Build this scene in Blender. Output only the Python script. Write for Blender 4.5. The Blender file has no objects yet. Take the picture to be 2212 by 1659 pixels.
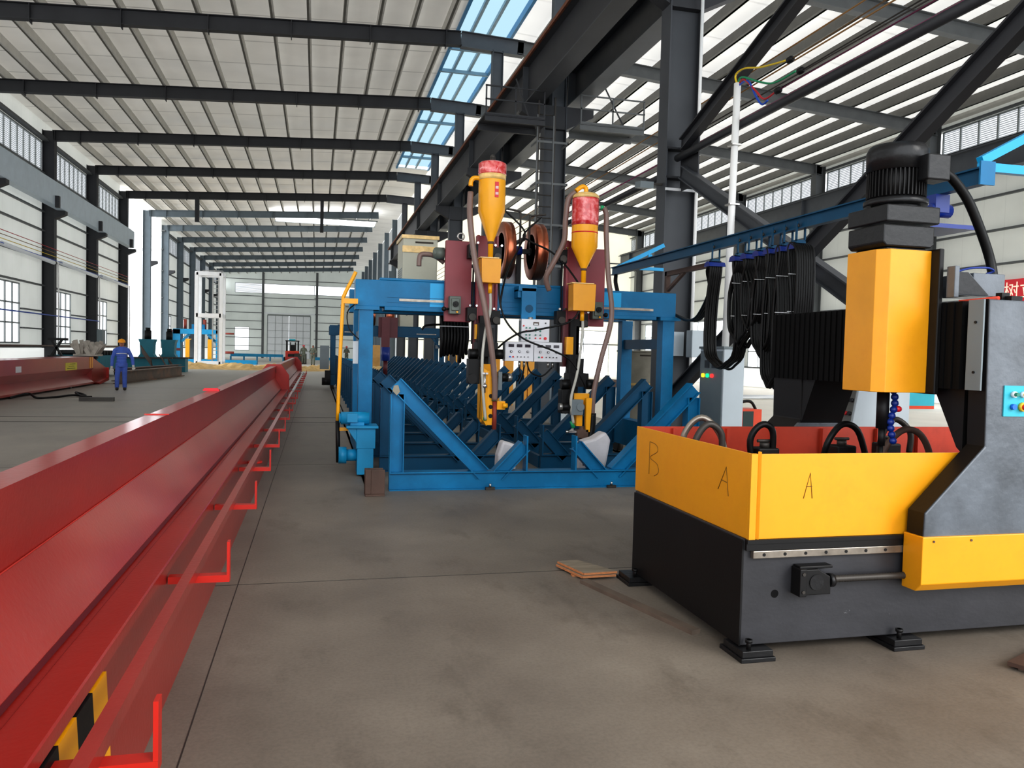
import bpy, bmesh, math, random
from math import sin, cos, pi, sqrt, radians, atan2
from mathutils import Vector as V, Matrix
random.seed(7)
SC = bpy.context.scene
COL = SC.collection
# ------------------------------------------------------------------ colours and materials
def lin(rgb):
    return tuple((c/255/12.92 if c/255 <= .04045 else ((c/255+.055)/1.055)**2.4) for c in rgb) + (1.0,)
def mat(name, rgb, rough=.5, metal=0, var=.12, vs=3.0, bump=0, bs=40, spec=.5, emis=0, ecol=None, coat=0, dirt=None, dscale=2.0, damt=.5, dpos=(.48, .75), stretch=None):
    m = bpy.data.materials.new(name); m.use_nodes = True
    nt = m.node_tree; N = nt.nodes; L = nt.links
    b = N['Principled BSDF']
    b.inputs['Roughness'].default_value = rough; b.inputs['Metallic'].default_value = metal
    b.inputs['Specular IOR Level'].default_value = spec
    if coat: b.inputs['Coat Weight'].default_value = coat; b.inputs['Coat Roughness'].default_value = .15
    tc = N.new('ShaderNodeTexCoord')
    src = tc.outputs['Object']
    if stretch:
        mp = N.new('ShaderNodeMapping'); mp.inputs['Scale'].default_value = stretch
        L.new(src, mp.inputs['Vector']); src = mp.outputs['Vector']
    c = lin(rgb)
    if var:
        n = N.new('ShaderNodeTexNoise'); n.inputs['Scale'].default_value = vs; n.inputs['Detail'].default_value = 5
        L.new(src, n.inputs['Vector'])
        r = N.new('ShaderNodeValToRGB'); e = r.color_ramp.elements
        e[0].position = .3; e[1].position = .72
        e[0].color = tuple(x*(1-var) for x in c[:3]) + (1,); e[1].color = tuple(min(1, x*(1+var)) for x in c[:3]) + (1,)
        L.new(n.outputs['Fac'], r.inputs['Fac']); out = r.outputs['Color']
        if dirt:
            n2 = N.new('ShaderNodeTexNoise'); n2.inputs['Scale'].default_value = dscale; n2.inputs['Detail'].default_value = 8
            n2.inputs['Roughness'].default_value = .65
            L.new(src, n2.inputs['Vector'])
            r2 = N.new('ShaderNodeValToRGB'); r2.color_ramp.elements[0].position = dpos[0]; r2.color_ramp.elements[1].position = dpos[1]
            r2.color_ramp.elements[0].color = (0, 0, 0, 1); r2.color_ramp.elements[1].color = (damt, damt, damt, 1)
            L.new(n2.outputs['Fac'], r2.inputs['Fac'])
            mx = N.new('ShaderNodeMixRGB'); mx.inputs[2].default_value = lin(dirt)
            L.new(r2.outputs['Color'], mx.inputs[0]); L.new(out, mx.inputs[1]); out = mx.outputs[0]
        L.new(out, b.inputs['Base Color'])
    else:
        b.inputs['Base Color'].default_value = c
    if bump:
        n3 = N.new('ShaderNodeTexNoise'); n3.inputs['Scale'].default_value = bs; n3.inputs['Detail'].default_value = 3
        L.new(src, n3.inputs['Vector'])
        bp = N.new('ShaderNodeBump'); bp.inputs['Strength'].default_value = bump; bp.inputs['Distance'].default_value = .01
        L.new(n3.outputs['Fac'], bp.inputs['Height']); L.new(bp.outputs['Normal'], b.inputs['Normal'])
    if emis:
        b.inputs['Emission Color'].default_value = lin(ecol or rgb); b.inputs['Emission Strength'].default_value = emis
    return m
def sheet_mat(name, rgb, axis, period, emis=0, depth=.35, rough=.55, line=.25):
    """ribbed metal sheet: thin dark seams every `period` metres along one axis"""
    m = mat(name, rgb, rough, var=.06, vs=.6, emis=emis)
    nt = m.node_tree; N = nt.nodes; L = nt.links; b = N['Principled BSDF']
    tc = N.new('ShaderNodeTexCoord'); sp = N.new('ShaderNodeSeparateXYZ'); L.new(tc.outputs['Object'], sp.inputs[0])
    dv = N.new('ShaderNodeMath'); dv.operation = 'DIVIDE'; dv.inputs[1].default_value = period; L.new(sp.outputs[axis], dv.inputs[0])
    fr = N.new('ShaderNodeMath'); fr.operation = 'FRACT'; L.new(dv.outputs[0], fr.inputs[0])
    lt = N.new('ShaderNodeMath'); lt.operation = 'LESS_THAN'; lt.inputs[1].default_value = .035; L.new(fr.outputs[0], lt.inputs[0])
    mu = N.new('ShaderNodeMath'); mu.operation = 'MULTIPLY'; mu.inputs[1].default_value = 1-line; L.new(lt.outputs[0], mu.inputs[0])
    mx = N.new('ShaderNodeMixRGB'); mx.inputs[2].default_value = tuple(x*line for x in lin(rgb)[:3]) + (1,)
    src = b.inputs['Base Color'].links[0].from_socket
    L.new(mu.outputs[0], mx.inputs[0]); L.new(src, mx.inputs[1]); L.new(mx.outputs[0], b.inputs['Base Color'])
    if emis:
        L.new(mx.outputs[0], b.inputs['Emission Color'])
    return m
def glow(name, rgb, s):
    m = bpy.data.materials.new(name); m.use_nodes = True
    nt = m.node_tree; nt.nodes.clear()
    e = nt.nodes.new('ShaderNodeEmission'); e.inputs[0].default_value = lin(rgb); e.inputs[1].default_value = s
    o = nt.nodes.new('ShaderNodeOutputMaterial'); nt.links.new(e.outputs[0], o.inputs[0])
    return m
def floor_mat():
    m = bpy.data.materials.new('concrete_floor'); m.use_nodes = True
    nt = m.node_tree; N = nt.nodes; L = nt.links; b = N['Principled BSDF']
    tc = N.new('ShaderNodeTexCoord')
    def noise(s, d, r=.6, sc=None):
        n = N.new('ShaderNodeTexNoise'); n.inputs['Scale'].default_value = s; n.inputs['Detail'].default_value = d; n.inputs['Roughness'].default_value = r
        if sc:
            mp = N.new('ShaderNodeMapping'); mp.inputs['Scale'].default_value = sc; L.new(tc.outputs['Object'], mp.inputs['Vector']); L.new(mp.outputs['Vector'], n.inputs['Vector'])
        else: L.new(tc.outputs['Object'], n.inputs['Vector'])
        return n
    a = noise(.9, 6); r = N.new('ShaderNodeValToRGB'); e = r.color_ramp.elements
    e[0].position = .32; e[1].position = .7; e[0].color = lin((114, 104, 94)); e[1].color = lin((144, 134, 122))
    L.new(a.outputs['Fac'], r.inputs['Fac'])
    s2 = noise(2.2, 9, .7, (1, .45, 1)); r2 = N.new('ShaderNodeValToRGB'); r2.color_ramp.elements[0].position = .54; r2.color_ramp.elements[1].position = .72
    r2.color_ramp.elements[0].color = (0, 0, 0, 1); r2.color_ramp.elements[1].color = (.55, .55, .55, 1)
    L.new(s2.outputs['Fac'], r2.inputs['Fac'])
    mx = N.new('ShaderNodeMixRGB'); mx.inputs[2].default_value = lin((84, 74, 64)); L.new(r2.outputs['Color'], mx.inputs[0]); L.new(r.outputs['Color'], mx.inputs[1])
    s3 = noise(55, 3); r3 = N.new('ShaderNodeValToRGB'); r3.color_ramp.elements[0].position = .33; r3.color_ramp.elements[1].position = .6
    r3.color_ramp.elements[0].color = (.86, .86, .86, 1); r3.color_ramp.elements[1].color = (1, 1, 1, 1)
    L.new(s3.outputs['Fac'], r3.inputs['Fac'])
    m2 = N.new('ShaderNodeMixRGB'); m2.blend_type = 'MULTIPLY'; m2.inputs[0].default_value = 1; L.new(mx.outputs[0], m2.inputs[1]); L.new(r3.outputs['Color'], m2.inputs[2])
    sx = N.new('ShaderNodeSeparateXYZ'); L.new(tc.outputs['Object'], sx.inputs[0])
    mr = N.new('ShaderNodeMapRange'); mr.inputs[1].default_value = 5; mr.inputs[2].default_value = 34; mr.inputs[4].default_value = .62; L.new(sx.outputs['Y'], mr.inputs[0])  # paler, greyer further in: partly the brighter light there, put into the colour
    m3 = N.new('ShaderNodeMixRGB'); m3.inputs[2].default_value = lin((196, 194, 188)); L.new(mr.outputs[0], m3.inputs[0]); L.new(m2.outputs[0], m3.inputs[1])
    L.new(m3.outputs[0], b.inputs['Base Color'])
    rr = N.new('ShaderNodeMapRange'); rr.inputs[3].default_value = .42; rr.inputs[4].default_value = .68; L.new(a.outputs['Fac'], rr.inputs[0]); L.new(rr.outputs[0], b.inputs['Roughness'])
    bp = N.new('ShaderNodeBump'); bp.inputs['Strength'].default_value = .12; bp.inputs['Distance'].default_value = .01; L.new(s3.outputs['Fac'], bp.inputs['Height']); L.new(bp.outputs['Normal'], b.inputs['Normal'])
    return m
M = {}
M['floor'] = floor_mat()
M['roof'] = sheet_mat('roof_panel_white', (212, 210, 204), 'Y', 2.2, emis=.33, line=.45)  # added glow stands in for daylight filling the hall
M['roof_r'] = sheet_mat('roof_panel_white_right', (226, 226, 224), 'Y', 2.6, emis=.85, line=.6)  # stronger added glow brightens the right bay roof
M['wall'] = sheet_mat('wall_panel_white', (205, 208, 204), 'Y', 1.0, emis=.5, line=.75)  # glow added to the wall sheets as ambient fill
M['wallx'] = sheet_mat('wall_panel_end', (186, 192, 188), 'X', 1.0, emis=.38, line=.8)  # end wall carries an added fill glow too
M['cream'] = sheet_mat('wall_panel_cream', (226, 224, 206), 'X', .45, emis=.85, line=.72)  # glow added so this end wall looks washed out by light
M['cream_y'] = sheet_mat('wall_panel_cream_side', (204, 206, 200), 'Y', .9, emis=.3, line=.75)  # softer fill glow added to the side wall
M['dado'] = mat('white_masonry', (228, 230, 228), .8, var=.05, emis=.75)  # added glow makes the low walls look overlit
M['dark'] = mat('dark_steel_paint', (52, 53, 57), .55, var=.15, vs=1.5)
M['dark2'] = mat('charcoal_steel_paint', (68, 71, 76), .5, var=.15, vs=1.2)
M['girt'] = mat('girt_grey', (100, 103, 104), .55, var=.1)
M['purlin'] = mat('galvanised_purlin', (196, 194, 187), .5, var=.08, emis=.04)  # lit look of the purlins put into the colour and a faint glow
M['purlin_r'] = mat('purlin_dark_galvanised', (112, 111, 106), .5, metal=.2, var=.1)
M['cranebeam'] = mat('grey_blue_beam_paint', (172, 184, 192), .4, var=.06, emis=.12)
M['craneside'] = mat('slate_beam_paint', (84, 88, 94), .45, var=.1)
M['rust'] = mat('rusty_rail', (128, 78, 54), .75, var=.3, vs=8)
M['sky'] = glow('skylight_sheet', (186, 220, 234), 1.05)
M['bluetrim'] = mat('skylight_blue_trim', (70, 150, 205), .4, var=.1)
M['paleblue'] = mat('skylight_frame_pale_blue', (150, 180, 198), .4, var=.1)
M['win'] = glow('window_daylight', (247, 251, 255), 1.6)
M['louv'] = glow('louvre_daylight', (244, 248, 255), 1.15)
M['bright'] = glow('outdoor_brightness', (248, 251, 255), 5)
M['haze'] = mat('far_steel_haze', (104, 116, 124), .5, var=.08, emis=.06)  # far steel: distance haze put into a lighter colour and slight glow
M['pale_floor_r'] = mat('bright_lit_concrete_right', (232, 226, 214), .7, var=.05, vs=.7)  # glare on the right bay floor put into a near-white colour
M['pale_floor'] = mat('bright_lit_concrete_far', (214, 210, 202), .7, var=.06, vs=.6)  # strong light on the far floor put into a pale colour
M['straw'] = mat('pale_straw_sheets', (178, 170, 160), .85, var=.2, vs=6)
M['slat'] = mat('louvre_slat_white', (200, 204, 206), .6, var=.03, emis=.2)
M['frame'] = mat('window_frame_grey', (150, 156, 156), .5, var=.06)
M['red'] = mat('red_gloss_paint', (164, 42, 34), .28, var=.1, vs=1.5, bump=.09, bs=45, coat=.35, spec=.5)
M['redlit'] = mat('red_bright_paint', (190, 38, 26), .38, var=.08, vs=2)
M['orange_red'] = mat('orange_red_paint', (200, 70, 46), .45, var=.14, vs=3, dirt=(140, 40, 28), damt=.6)
M['blue'] = mat('blue_machine_paint', (0, 112, 160), .42, var=.18, vs=2.2, bump=.05, bs=25, dirt=(18, 148, 204), damt=.5, spec=.35)
M['blue_d'] = mat('deep_blue_paint', (0, 74, 108), .45, spec=.3, var=.14, vs=2)
M['blue_b'] = mat('bright_blue_paint', (0, 164, 220), .4, var=.06)
M['cyan'] = mat('cyan_blue_paint', (16, 150, 200), .45, var=.1)
M['teal'] = mat('teal_paint', (28, 120, 138), .45, var=.12)
M['teal_plate'] = mat('teal_control_plate', (54, 178, 196), .45, var=.06)
M['yellow'] = mat('yellow_machine_paint', (231, 160, 20), .38, var=.08, vs=3, bump=.05, bs=14, dirt=(190, 118, 22), damt=.35, dscale=3)
M['yellow2'] = mat('amber_paint', (244, 172, 10), .35, var=.06, vs=4)
M['black'] = mat('black_paint', (17, 16, 17), .5, var=.15, vs=3, bump=.05, spec=.35)
M['hammer'] = mat('hammered_black_paint', (24, 24, 26), .4, var=.3, vs=4, bump=.22, bs=30, coat=.12, spec=.35)
M['hammer_l'] = mat('hammered_grey_lit_paint', (92, 98, 105), .3, var=.3, vs=5, bump=.28, bs=26, coat=.25)  # lighter hammered paint; on the near column its reflection put into the colour
M['machblk'] = mat('machine_base_black', (50, 50, 54), .48, var=.25, vs=3, bump=.12, bs=18, dirt=(176, 178, 180), damt=.7, dscale=11, dpos=(.69, .74), stretch=(1, 1, 1.6))
M['rubber'] = mat('black_rubber', (11, 11, 12), .42, var=.1, spec=.3)
M['bellow'] = mat('bellows_black', (8, 8, 9), .8, var=.05, spec=.2)
M['steel'] = mat('bright_steel', (176, 174, 170), .3, metal=.85, var=.1)
M['rail'] = mat('ground_rail_steel', (150, 142, 132), .32, metal=.7, var=.25, vs=14)
M['iron'] = mat('dark_iron', (70, 66, 62), .5, metal=.4, var=.2)
M['copper'] = mat('copper_wire', (190, 112, 82), .28, metal=.9, var=.2, vs=4, stretch=(60, 1, 1))
M['maroon'] = mat('maroon_paint', (140, 58, 66), .42, var=.12, vs=3, bump=.04)
M['maroon_d'] = mat('dark_maroon_paint', (98, 34, 42), .45, var=.12)
M['beige'] = mat('beige_cabinet_paint', (190, 188, 170), .45, var=.06, vs=2, dirt=(150, 146, 128), damt=.35)
M['greywrap'] = mat('dusty_wrapped_grey', (150, 144, 128), .5, var=.22, vs=4, bump=.3, bs=7)
M['hose'] = mat('brown_hose', (128, 104, 96), .38, var=.12)
M['hose_clear'] = mat('grey_clear_tube', (188, 186, 176), .25, var=.1)
M['redhose'] = mat('red_brown_sleeve', (150, 62, 48), .5, var=.15)
M['green'] = mat('green_tape', (20, 160, 100), .45, var=.08)
M['redwrap'] = mat('red_film_wrap', (214, 52, 54), .2, var=.3, vs=9, bump=.5, bs=16, coat=.8, dirt=(244, 190, 186), damt=.9, dscale=9)
M['film'] = mat('clear_film', (232, 196, 128), .2, var=.2, vs=10, bump=.5, bs=30)
M['white'] = mat('white_paint', (228, 230, 232), .45, var=.04)
M['whitebox'] = mat('white_control_box', (226, 226, 230), .42, var=.03)
M['cabinet'] = mat('pale_grey_cabinet', (196, 206, 212), .4, var=.04)
M['cabgrey'] = mat('cabinet_grey', (120, 130, 134), .45, var=.05)
M['panel_dk'] = mat('console_panel_dark', (118, 118, 114), .5, var=.1, vs=20)
M['olive'] = mat('grey_green_gearbox', (100, 108, 100), .4, var=.15, vs=9)
M['chrome'] = mat('chrome', (205, 205, 205), .18, metal=1, var=0)
M['pipe_w'] = mat('white_pipe', (232, 232, 230), .4, var=.03, emis=.1)
M['wood'] = mat('plywood', (150, 138, 120), .7, var=.2, vs=6, stretch=(1, 6, 1), dirt=(100, 90, 76), damt=.6)
M['woodedge'] = mat('plywood_edge', (206, 140, 92), .7, var=.25, vs=30, stretch=(1, 1, 6))
M['plankw'] = mat('dusty_plank', (112, 98, 86), .8, var=.25, vs=6)
M['brownsteel'] = mat('rusty_brown_steel', (92, 70, 60), .6, var=.25, vs=5)
M['rustbeam'] = mat('mill_scale_beam', (98, 82, 70), .6, var=.25, vs=2, dirt=(168, 116, 82), damt=.9, dscale=.7)
M['sand'] = mat('yellow_sand', (206, 172, 112), .95, var=.25, vs=2.5, bump=.6, bs=4)
M['skin'] = mat('skin', (168, 112, 88), .6, var=.05)
M['coverall'] = mat('blue_coverall', (78, 106, 190), .8, var=.12, vs=8, bump=.2, bs=14)
M['camo'] = mat('camouflage_cloth', (118, 122, 108), .85, var=.35, vs=16, dirt=(60, 66, 58), damt=.9, dscale=14)
M['helmet'] = mat('orange_helmet', (240, 160, 24), .35, var=.04)
M['pinkhat'] = mat('red_helmet', (224, 92, 100), .4, var=.04)
M['boot'] = mat('dark_boot', (52, 44, 40), .7, var=.1)
M['glove'] = mat('pale_glove', (196, 192, 184), .85, var=.1)
M['hair'] = mat('dark_hair', (30, 26, 24), .7, var=.1)
M['yellowlabel'] = mat('yellow_label', (222, 206, 64), .6, var=.08)
M['labeltext'] = mat('label_ink', (60, 52, 40), .7, var=0)
M['pencil'] = mat('pencil_mark', (120, 84, 30), .8, var=0)
M['banner'] = mat('red_banner_cloth', (208, 52, 62), .7, var=.06, emis=.25)
M['bannertext'] = mat('banner_lettering', (250, 236, 214), .7, var=0, emis=.4)
M['stick'] = mat('red_sticker', (214, 30, 44), .4, var=.05)
M['bag'] = mat('white_sack_cloth', (214, 210, 212), .85, var=.08, vs=6, bump=.4, bs=9)
M['box_card'] = mat('cardboard', (196, 152, 92), .8, var=.08)
M['bluehose'] = mat('blue_plastic', (16, 48, 132), .35, var=.06)
M['wire_y'] = mat('yellow_wire', (228, 196, 40), .45, var=0)
M['wire_g'] = mat('green_wire', (20, 150, 100), .45, var=0)
M['wire_r'] = mat('red_wire', (190, 40, 50), .45, var=0)
M['wire_b'] = mat('blue_wire', (30, 80, 190), .45, var=0)
M['wire_p'] = mat('purple_wire', (120, 30, 80), .45, var=0)
M['wire_t'] = mat('brown_wire', (140, 104, 60), .45, var=0)
M['lamp_y'] = glow('indicator_yellow', (255, 190, 40), 3)
M['lamp_g'] = glow('indicator_green', (20, 230, 130), 2.2)
M['lamp_r'] = glow('indicator_red', (255, 50, 50), 2.2)
M['redbtn'] = mat('red_button', (222, 36, 44), .35, var=0)
M['bluebtn'] = mat('blue_button', (24, 110, 214), .3, var=0)
M['yelbtn'] = mat('yellow_button', (232, 196, 60), .4, var=0)
M['grnbtn'] = mat('green_button', (40, 130, 110), .35, var=0)
M['dkbtn'] = mat('dark_knob', (30, 30, 34), .35, var=0)
M['display'] = mat('dark_display', (36, 24, 40), .2, var=0)
M['orange'] = mat('orange_cabinet', (224, 76, 40), .45, var=.06)
M['dkgreen'] = mat('dark_green_panel', (22, 50, 46), .4, var=.1)
M['glassdk'] = mat('dark_glass', (40, 48, 52), .1, var=0)
# ------------------------------------------------------------------ mesh builder
class MB:
    def __init__(s): s.v = []; s.f = []; s.s = []
    def add(s, vs, fs, smooth=False):
        o = len(s.v); s.v += [tuple(v) for v in vs]
        for f in fs: s.f.append([i+o for i in f]); s.s.append(smooth)
        return s
    def box(s, x0, x1, y0, y1, z0, z1):
        return s.add([(x, y, z) for z in (z0, z1) for y in (y0, y1) for x in (x0, x1)],
                     [(0, 2, 3, 1), (4, 5, 7, 6), (0, 1, 5, 4), (2, 6, 7, 3), (0, 4, 6, 2), (1, 3, 7, 5)])
    def prism(s, pts, axis, a, b):
        n = len(pts); vs = []
        for t in (a, b):
            for p, q in pts:
                vs.append({'x': (t, p, q), 'y': (p, t, q), 'z': (p, q, t)}[axis])
        fs = [tuple(range(n)), tuple(range(2*n-1, n-1, -1))] + [(i, (i+1) % n, n+(i+1) % n, n+i) for i in range(n)]
        return s.add(vs, fs)
    def obox(s, p, q, w, h, up=(0, 0, 1), du=0, ds=0):
        p = V(p); q = V(q); a = (q-p).normalized(); sd = a.cross(V(up))
        if sd.length < 1e-5: sd = a.cross(V((1, 0, 0)))
        sd.normalize(); u = sd.cross(a).normalized()
        vs = [c + sd*(ds+i*w/2) + u*(du+j*h/2) for c in (p, q) for i, j in ((-1, -1), (1, -1), (1, 1), (-1, 1))]
        return s.add(vs, [(0, 1, 2, 3), (7, 6, 5, 4)] + [(i, 4+i, 4+(i+1) % 4, (i+1) % 4) for i in range(4)])
    def hsec(s, p, q, h, bf, up=(0, 0, 1), tf=.02, tw=.014):
        s.obox(p, q, tw, h-2*tf, up); s.obox(p, q, bf, tf, up, du=h/2-tf/2); s.obox(p, q, bf, tf, up, du=-h/2+tf/2)
        return s
    def cyl(s, p, q, r, r2=None, n=16, caps=True):
        return s.tube([p, q], [r, r if r2 is None else r2], n, caps)
    def tube(s, pts, r, n=8, caps=True, closed=False):
        pts = [V(p) for p in pts]; m = len(pts); rs = r if isinstance(r, (list, tuple)) else [r]*m
        T = []
        for i in range(m):
            if closed: t = pts[(i+1) % m]-pts[i-1]
            else: t = pts[min(i+1, m-1)]-pts[max(i-1, 0)]
            T.append(t.normalized() if t.length > 1e-9 else V((0, 0, 1)))
        ref = V((0, 0, 1)) if abs(T[0].z) < .9 else V((1, 0, 0))
        nn = (ref - T[0]*ref.dot(T[0])).normalized(); vs = []
        for i in range(m):
            nn = nn - T[i]*nn.dot(T[i])
            if nn.length < 1e-6: nn = T[i].orthogonal()
            nn.normalize(); b = T[i].cross(nn)
            vs += [pts[i] + (nn*cos(2*pi*k/n) + b*sin(2*pi*k/n))*rs[i] for k in range(n)]
        fs = []
        for i in range(m if closed else m-1):
            j = (i+1) % m
            fs += [(i*n+k, i*n+(k+1) % n, j*n+(k+1) % n, j*n+k) for k in range(n)]
        s.add(vs, fs, True)
        if caps and not closed:
            o = len(s.v)-m*n
            s.f.append([o+k for k in range(n)][::-1]); s.s.append(False)
            s.f.append([o+(m-1)*n+k for k in range(n)]); s.s.append(False)
        return s
    def lathe(s, prof, c, n=24, axis='z'):
        cx, cy, cz = c; vs = []
        for r, z in prof:
            for k in range(n):
                a = 2*pi*k/n; u, w = max(r, 1e-4)*cos(a), max(r, 1e-4)*sin(a)
                vs.append({'z': (cx+u, cy+w, cz+z), 'x': (cx+z, cy+u, cz+w), 'y': (cx+u, cy+z, cz+w)}[axis])
        m = len(prof)
        fs = [(i*n+k, i*n+(k+1) % n, (i+1)*n+(k+1) % n, (i+1)*n+k) for i in range(m-1) for k in range(n)]
        o = len(s.v); s.add(vs, fs, True)
        s.f.append([o+k for k in range(n)][::-1]); s.s.append(False)
        s.f.append([o+(m-1)*n+k for k in range(n)]); s.s.append(False)
        return s
    def ball(s, c, r, n=12, sc=(1, 1, 1)):
        prof = [(r*sin(pi*i/8)*1, -r*cos(pi*i/8)) for i in range(9)]
        t = MB().lathe(prof, (0, 0, 0), n)
        return s.add([(c[0]+v[0]*sc[0], c[1]+v[1]*sc[1], c[2]+v[2]*sc[2]) for v in t.v], t.f, True)
    def mesh(s, name, off=(0, 0, 0)):
        me = bpy.data.meshes.new(name)
        me.from_pydata([(a-off[0], b-off[1], c-off[2]) for a, b, c in s.v], [], s.f)
        me.polygons.foreach_set('use_smooth', s.s)
        bm = bmesh.new(); bm.from_mesh(me); bmesh.ops.recalc_face_normals(bm, faces=bm.faces); bm.to_mesh(me); bm.free()
        me.update(); return me
def wloc(o):
    l = V((0, 0, 0))
    while o is not None: l = l + o.location; o = o.parent
    return l
def part(name, mb, m, parent=None, bev=0, label=None, kind=None):
    """link a builder (world coordinates) as ONE mesh object, local to its parent"""
    off = wloc(parent) if parent is not None else (0, 0, 0)
    me = mb.mesh(name, off); me.materials.append(M[m] if isinstance(m, str) else m)
    o = bpy.data.objects.new(name, me); COL.objects.link(o)
    if parent is not None: o.parent = parent
    if bev:
        b = o.modifiers.new('Bevel', 'BEVEL'); b.width = bev; b.segments = 2; b.limit_method = 'ANGLE'; b.angle_limit = radians(40)
        b.harden_normals = False
    if label: o['label'] = label
    if kind: o['kind'] = kind
    return o
def thing(name, label, cat, loc=(0, 0, 0), group=None):
    o = bpy.data.objects.new(name, None); COL.objects.link(o); o.location = loc; o.empty_display_size = .1
    o['label'] = label; o['category'] = cat
    if group: o['group'] = group
    return o
def solo(name, mb, m, label, cat, group=None, bev=0, kind=None):
    """a thing that is one mesh: origin at the centre of its base"""
    xs = [v[0] for v in mb.v]; ys = [v[1] for v in mb.v]; zs = [v[2] for v in mb.v]
    off = ((min(xs)+max(xs))/2, (min(ys)+max(ys))/2, min(zs))
    me = mb.mesh(name, off); me.materials.append(M[m] if isinstance(m, str) else m)
    o = bpy.data.objects.new(name, me); COL.objects.link(o); o.location = off
    o['label'] = label; o['category'] = cat
    if group: o['group'] = group
    if kind: o['kind'] = kind
    if bev:
        b = o.modifiers.new('Bevel', 'BEVEL'); b.width = bev; b.segments = 2; b.limit_method = 'ANGLE'
    return o
def struct(name, mb, m, parent=None):
    o = part(name, mb, m, parent)
    if parent is None: o['kind'] = 'structure'
    return o
def dup(root, loc, label=None):
    r = root.copy(); COL.objects.link(r); r.location = loc
    if label: r['label'] = label
    def rec(a, b):
        for ch in [o for o in a.children if o is not b]:
            c = ch.copy(); COL.objects.link(c); c.parent = b; rec(ch, c)
    rec(root, r)
    return r
def lettering(name, body, size, m, parent, loc, rot, ext=.002):
    cu = bpy.data.curves.new(name, 'FONT'); cu.body = body; cu.size = size; cu.extrude = ext; cu.align_x = 'CENTER'; cu.align_y = 'CENTER'
    tmp = bpy.data.objects.new(name+'_curve', cu); COL.objects.link(tmp)
    dg = bpy.context.evaluated_depsgraph_get(); dg.update()
    me = bpy.data.meshes.new_from_object(tmp.evaluated_get(dg)); bpy.data.objects.remove(tmp)
    me.materials.clear(); me.materials.append(M[m]); me.name = name
    o = bpy.data.objects.new(name, me); COL.objects.link(o); o.parent = parent
    o.location = V(loc) - wloc(parent); o.rotation_euler = rot
    return o
def spline(pts, k=6):
    P = [V(p) for p in pts]; out = []
    for i in range(len(P)-1):
        a = P[max(i-1, 0)]; b = P[i]; c = P[i+1]; d = P[min(i+2, len(P)-1)]
        for j in range(k):
            t = j/k
            out.append(.5*((2*b) + (c-a)*t + (2*a-5*b+4*c-d)*t*t + (3*b-a-3*c+d)*t**3))
    out.append(P[-1]); return out
ORD = ['first', 'second', 'third', 'fourth', 'fifth', 'sixth', 'seventh', 'eighth', 'ninth', 'tenth', 'eleventh', 'twelfth', 'thirteenth', 'fourteenth', 'fifteenth',
       'sixteenth', 'seventeenth', 'eighteenth', 'nineteenth', 'twentieth', 'twenty-first', 'twenty-second', 'twenty-third', 'twenty-fourth', 'twenty-fifth', 'twenty-sixth', 'twenty-seventh', 'twenty-eighth', 'twenty-ninth', 'thirtieth']
# ------------------------------------------------------------------ camera
F = 1700.0
cam = bpy.data.cameras.new('camera'); cam.sensor_width = 36; cam.sensor_fit = 'HORIZONTAL'; cam.lens = F/2212*36; cam.clip_end = 400; cam.clip_start = .05
co = bpy.data.objects.new('camera', cam); COL.objects.link(co); SC.camera = co
RX = V((0.9702812592763922, -0.24068783709453068, 0.024972844687286642))   # image right in the hall's axes
RU = V((-0.01474500183645525, 0.0442021501773131, 0.9989137874914658))     # image up
RF = V((0.2415302523864487, 0.9695955522765454, -0.03933957533679625))     # view direction
co.matrix_world = Matrix(((RX.x, RU.x, -RF.x, 0), (RX.y, RU.y, -RF.y, 0), (RX.z, RU.z, -RF.z, 1.5), (0, 0, 0, 1)))
# ================================================================== THE HALL
XL, XM, XR, YE = -11.7, 5.6, 23.0, 109.65
FR = [11.65+7*k for k in range(14)]            # frame lines along the hall
def ztop(x):                                    # top of the rafters
    if x <= 4.38: return 10.95+(x-XL)*.0572
    if x <= 6.4: return 11.87-(x-4.38)*.03
    return 11.80-(x-6.4)*.0722
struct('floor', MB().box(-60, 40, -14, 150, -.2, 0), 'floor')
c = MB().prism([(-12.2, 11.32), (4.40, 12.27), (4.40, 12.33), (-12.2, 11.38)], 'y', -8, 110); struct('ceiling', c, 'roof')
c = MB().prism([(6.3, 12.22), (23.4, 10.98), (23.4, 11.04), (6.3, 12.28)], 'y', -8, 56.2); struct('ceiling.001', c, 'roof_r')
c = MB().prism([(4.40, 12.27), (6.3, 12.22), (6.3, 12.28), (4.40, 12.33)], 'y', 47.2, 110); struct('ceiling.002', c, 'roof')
# translucent roof strip along the ridge, with blue trims
t = struct('window_1', MB().box(4.45, 6.25, -8, 47.2, 12.44, 12.46), 'sky')
for x in (4.42, 6.28): part('frame', MB().box(x-.05, x+.05, -8, 47.2, 12.2, 12.5), 'bluetrim', t)
for x in (4.95, 5.55): part('frame', MB().box(x-.05, x+.05, -8, 47.2, 12.3, 12.42), 'paleblue', t)
for k in range(-1, 8):
    for d in (2.4, 4.7):
        y = 4.65+7*k+d
        if y < 47: part('frame', MB().box(4.4, 6.3, y-.06, y+.06, 12.18, 12.3), 'paleblue', t)
t = struct('window_2', MB().box(-3.2, 4.3, 61.6, 64.3, 11.30, 11.32), 'bright')
part('frame', MB().box(-3.3, 4.4, 61.5, 61.6, 11.26, 11.36), 'frame', t); part('frame', MB().box(-3.3, 4.4, 64.3, 64.4, 11.26, 11.36), 'frame', t)
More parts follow.
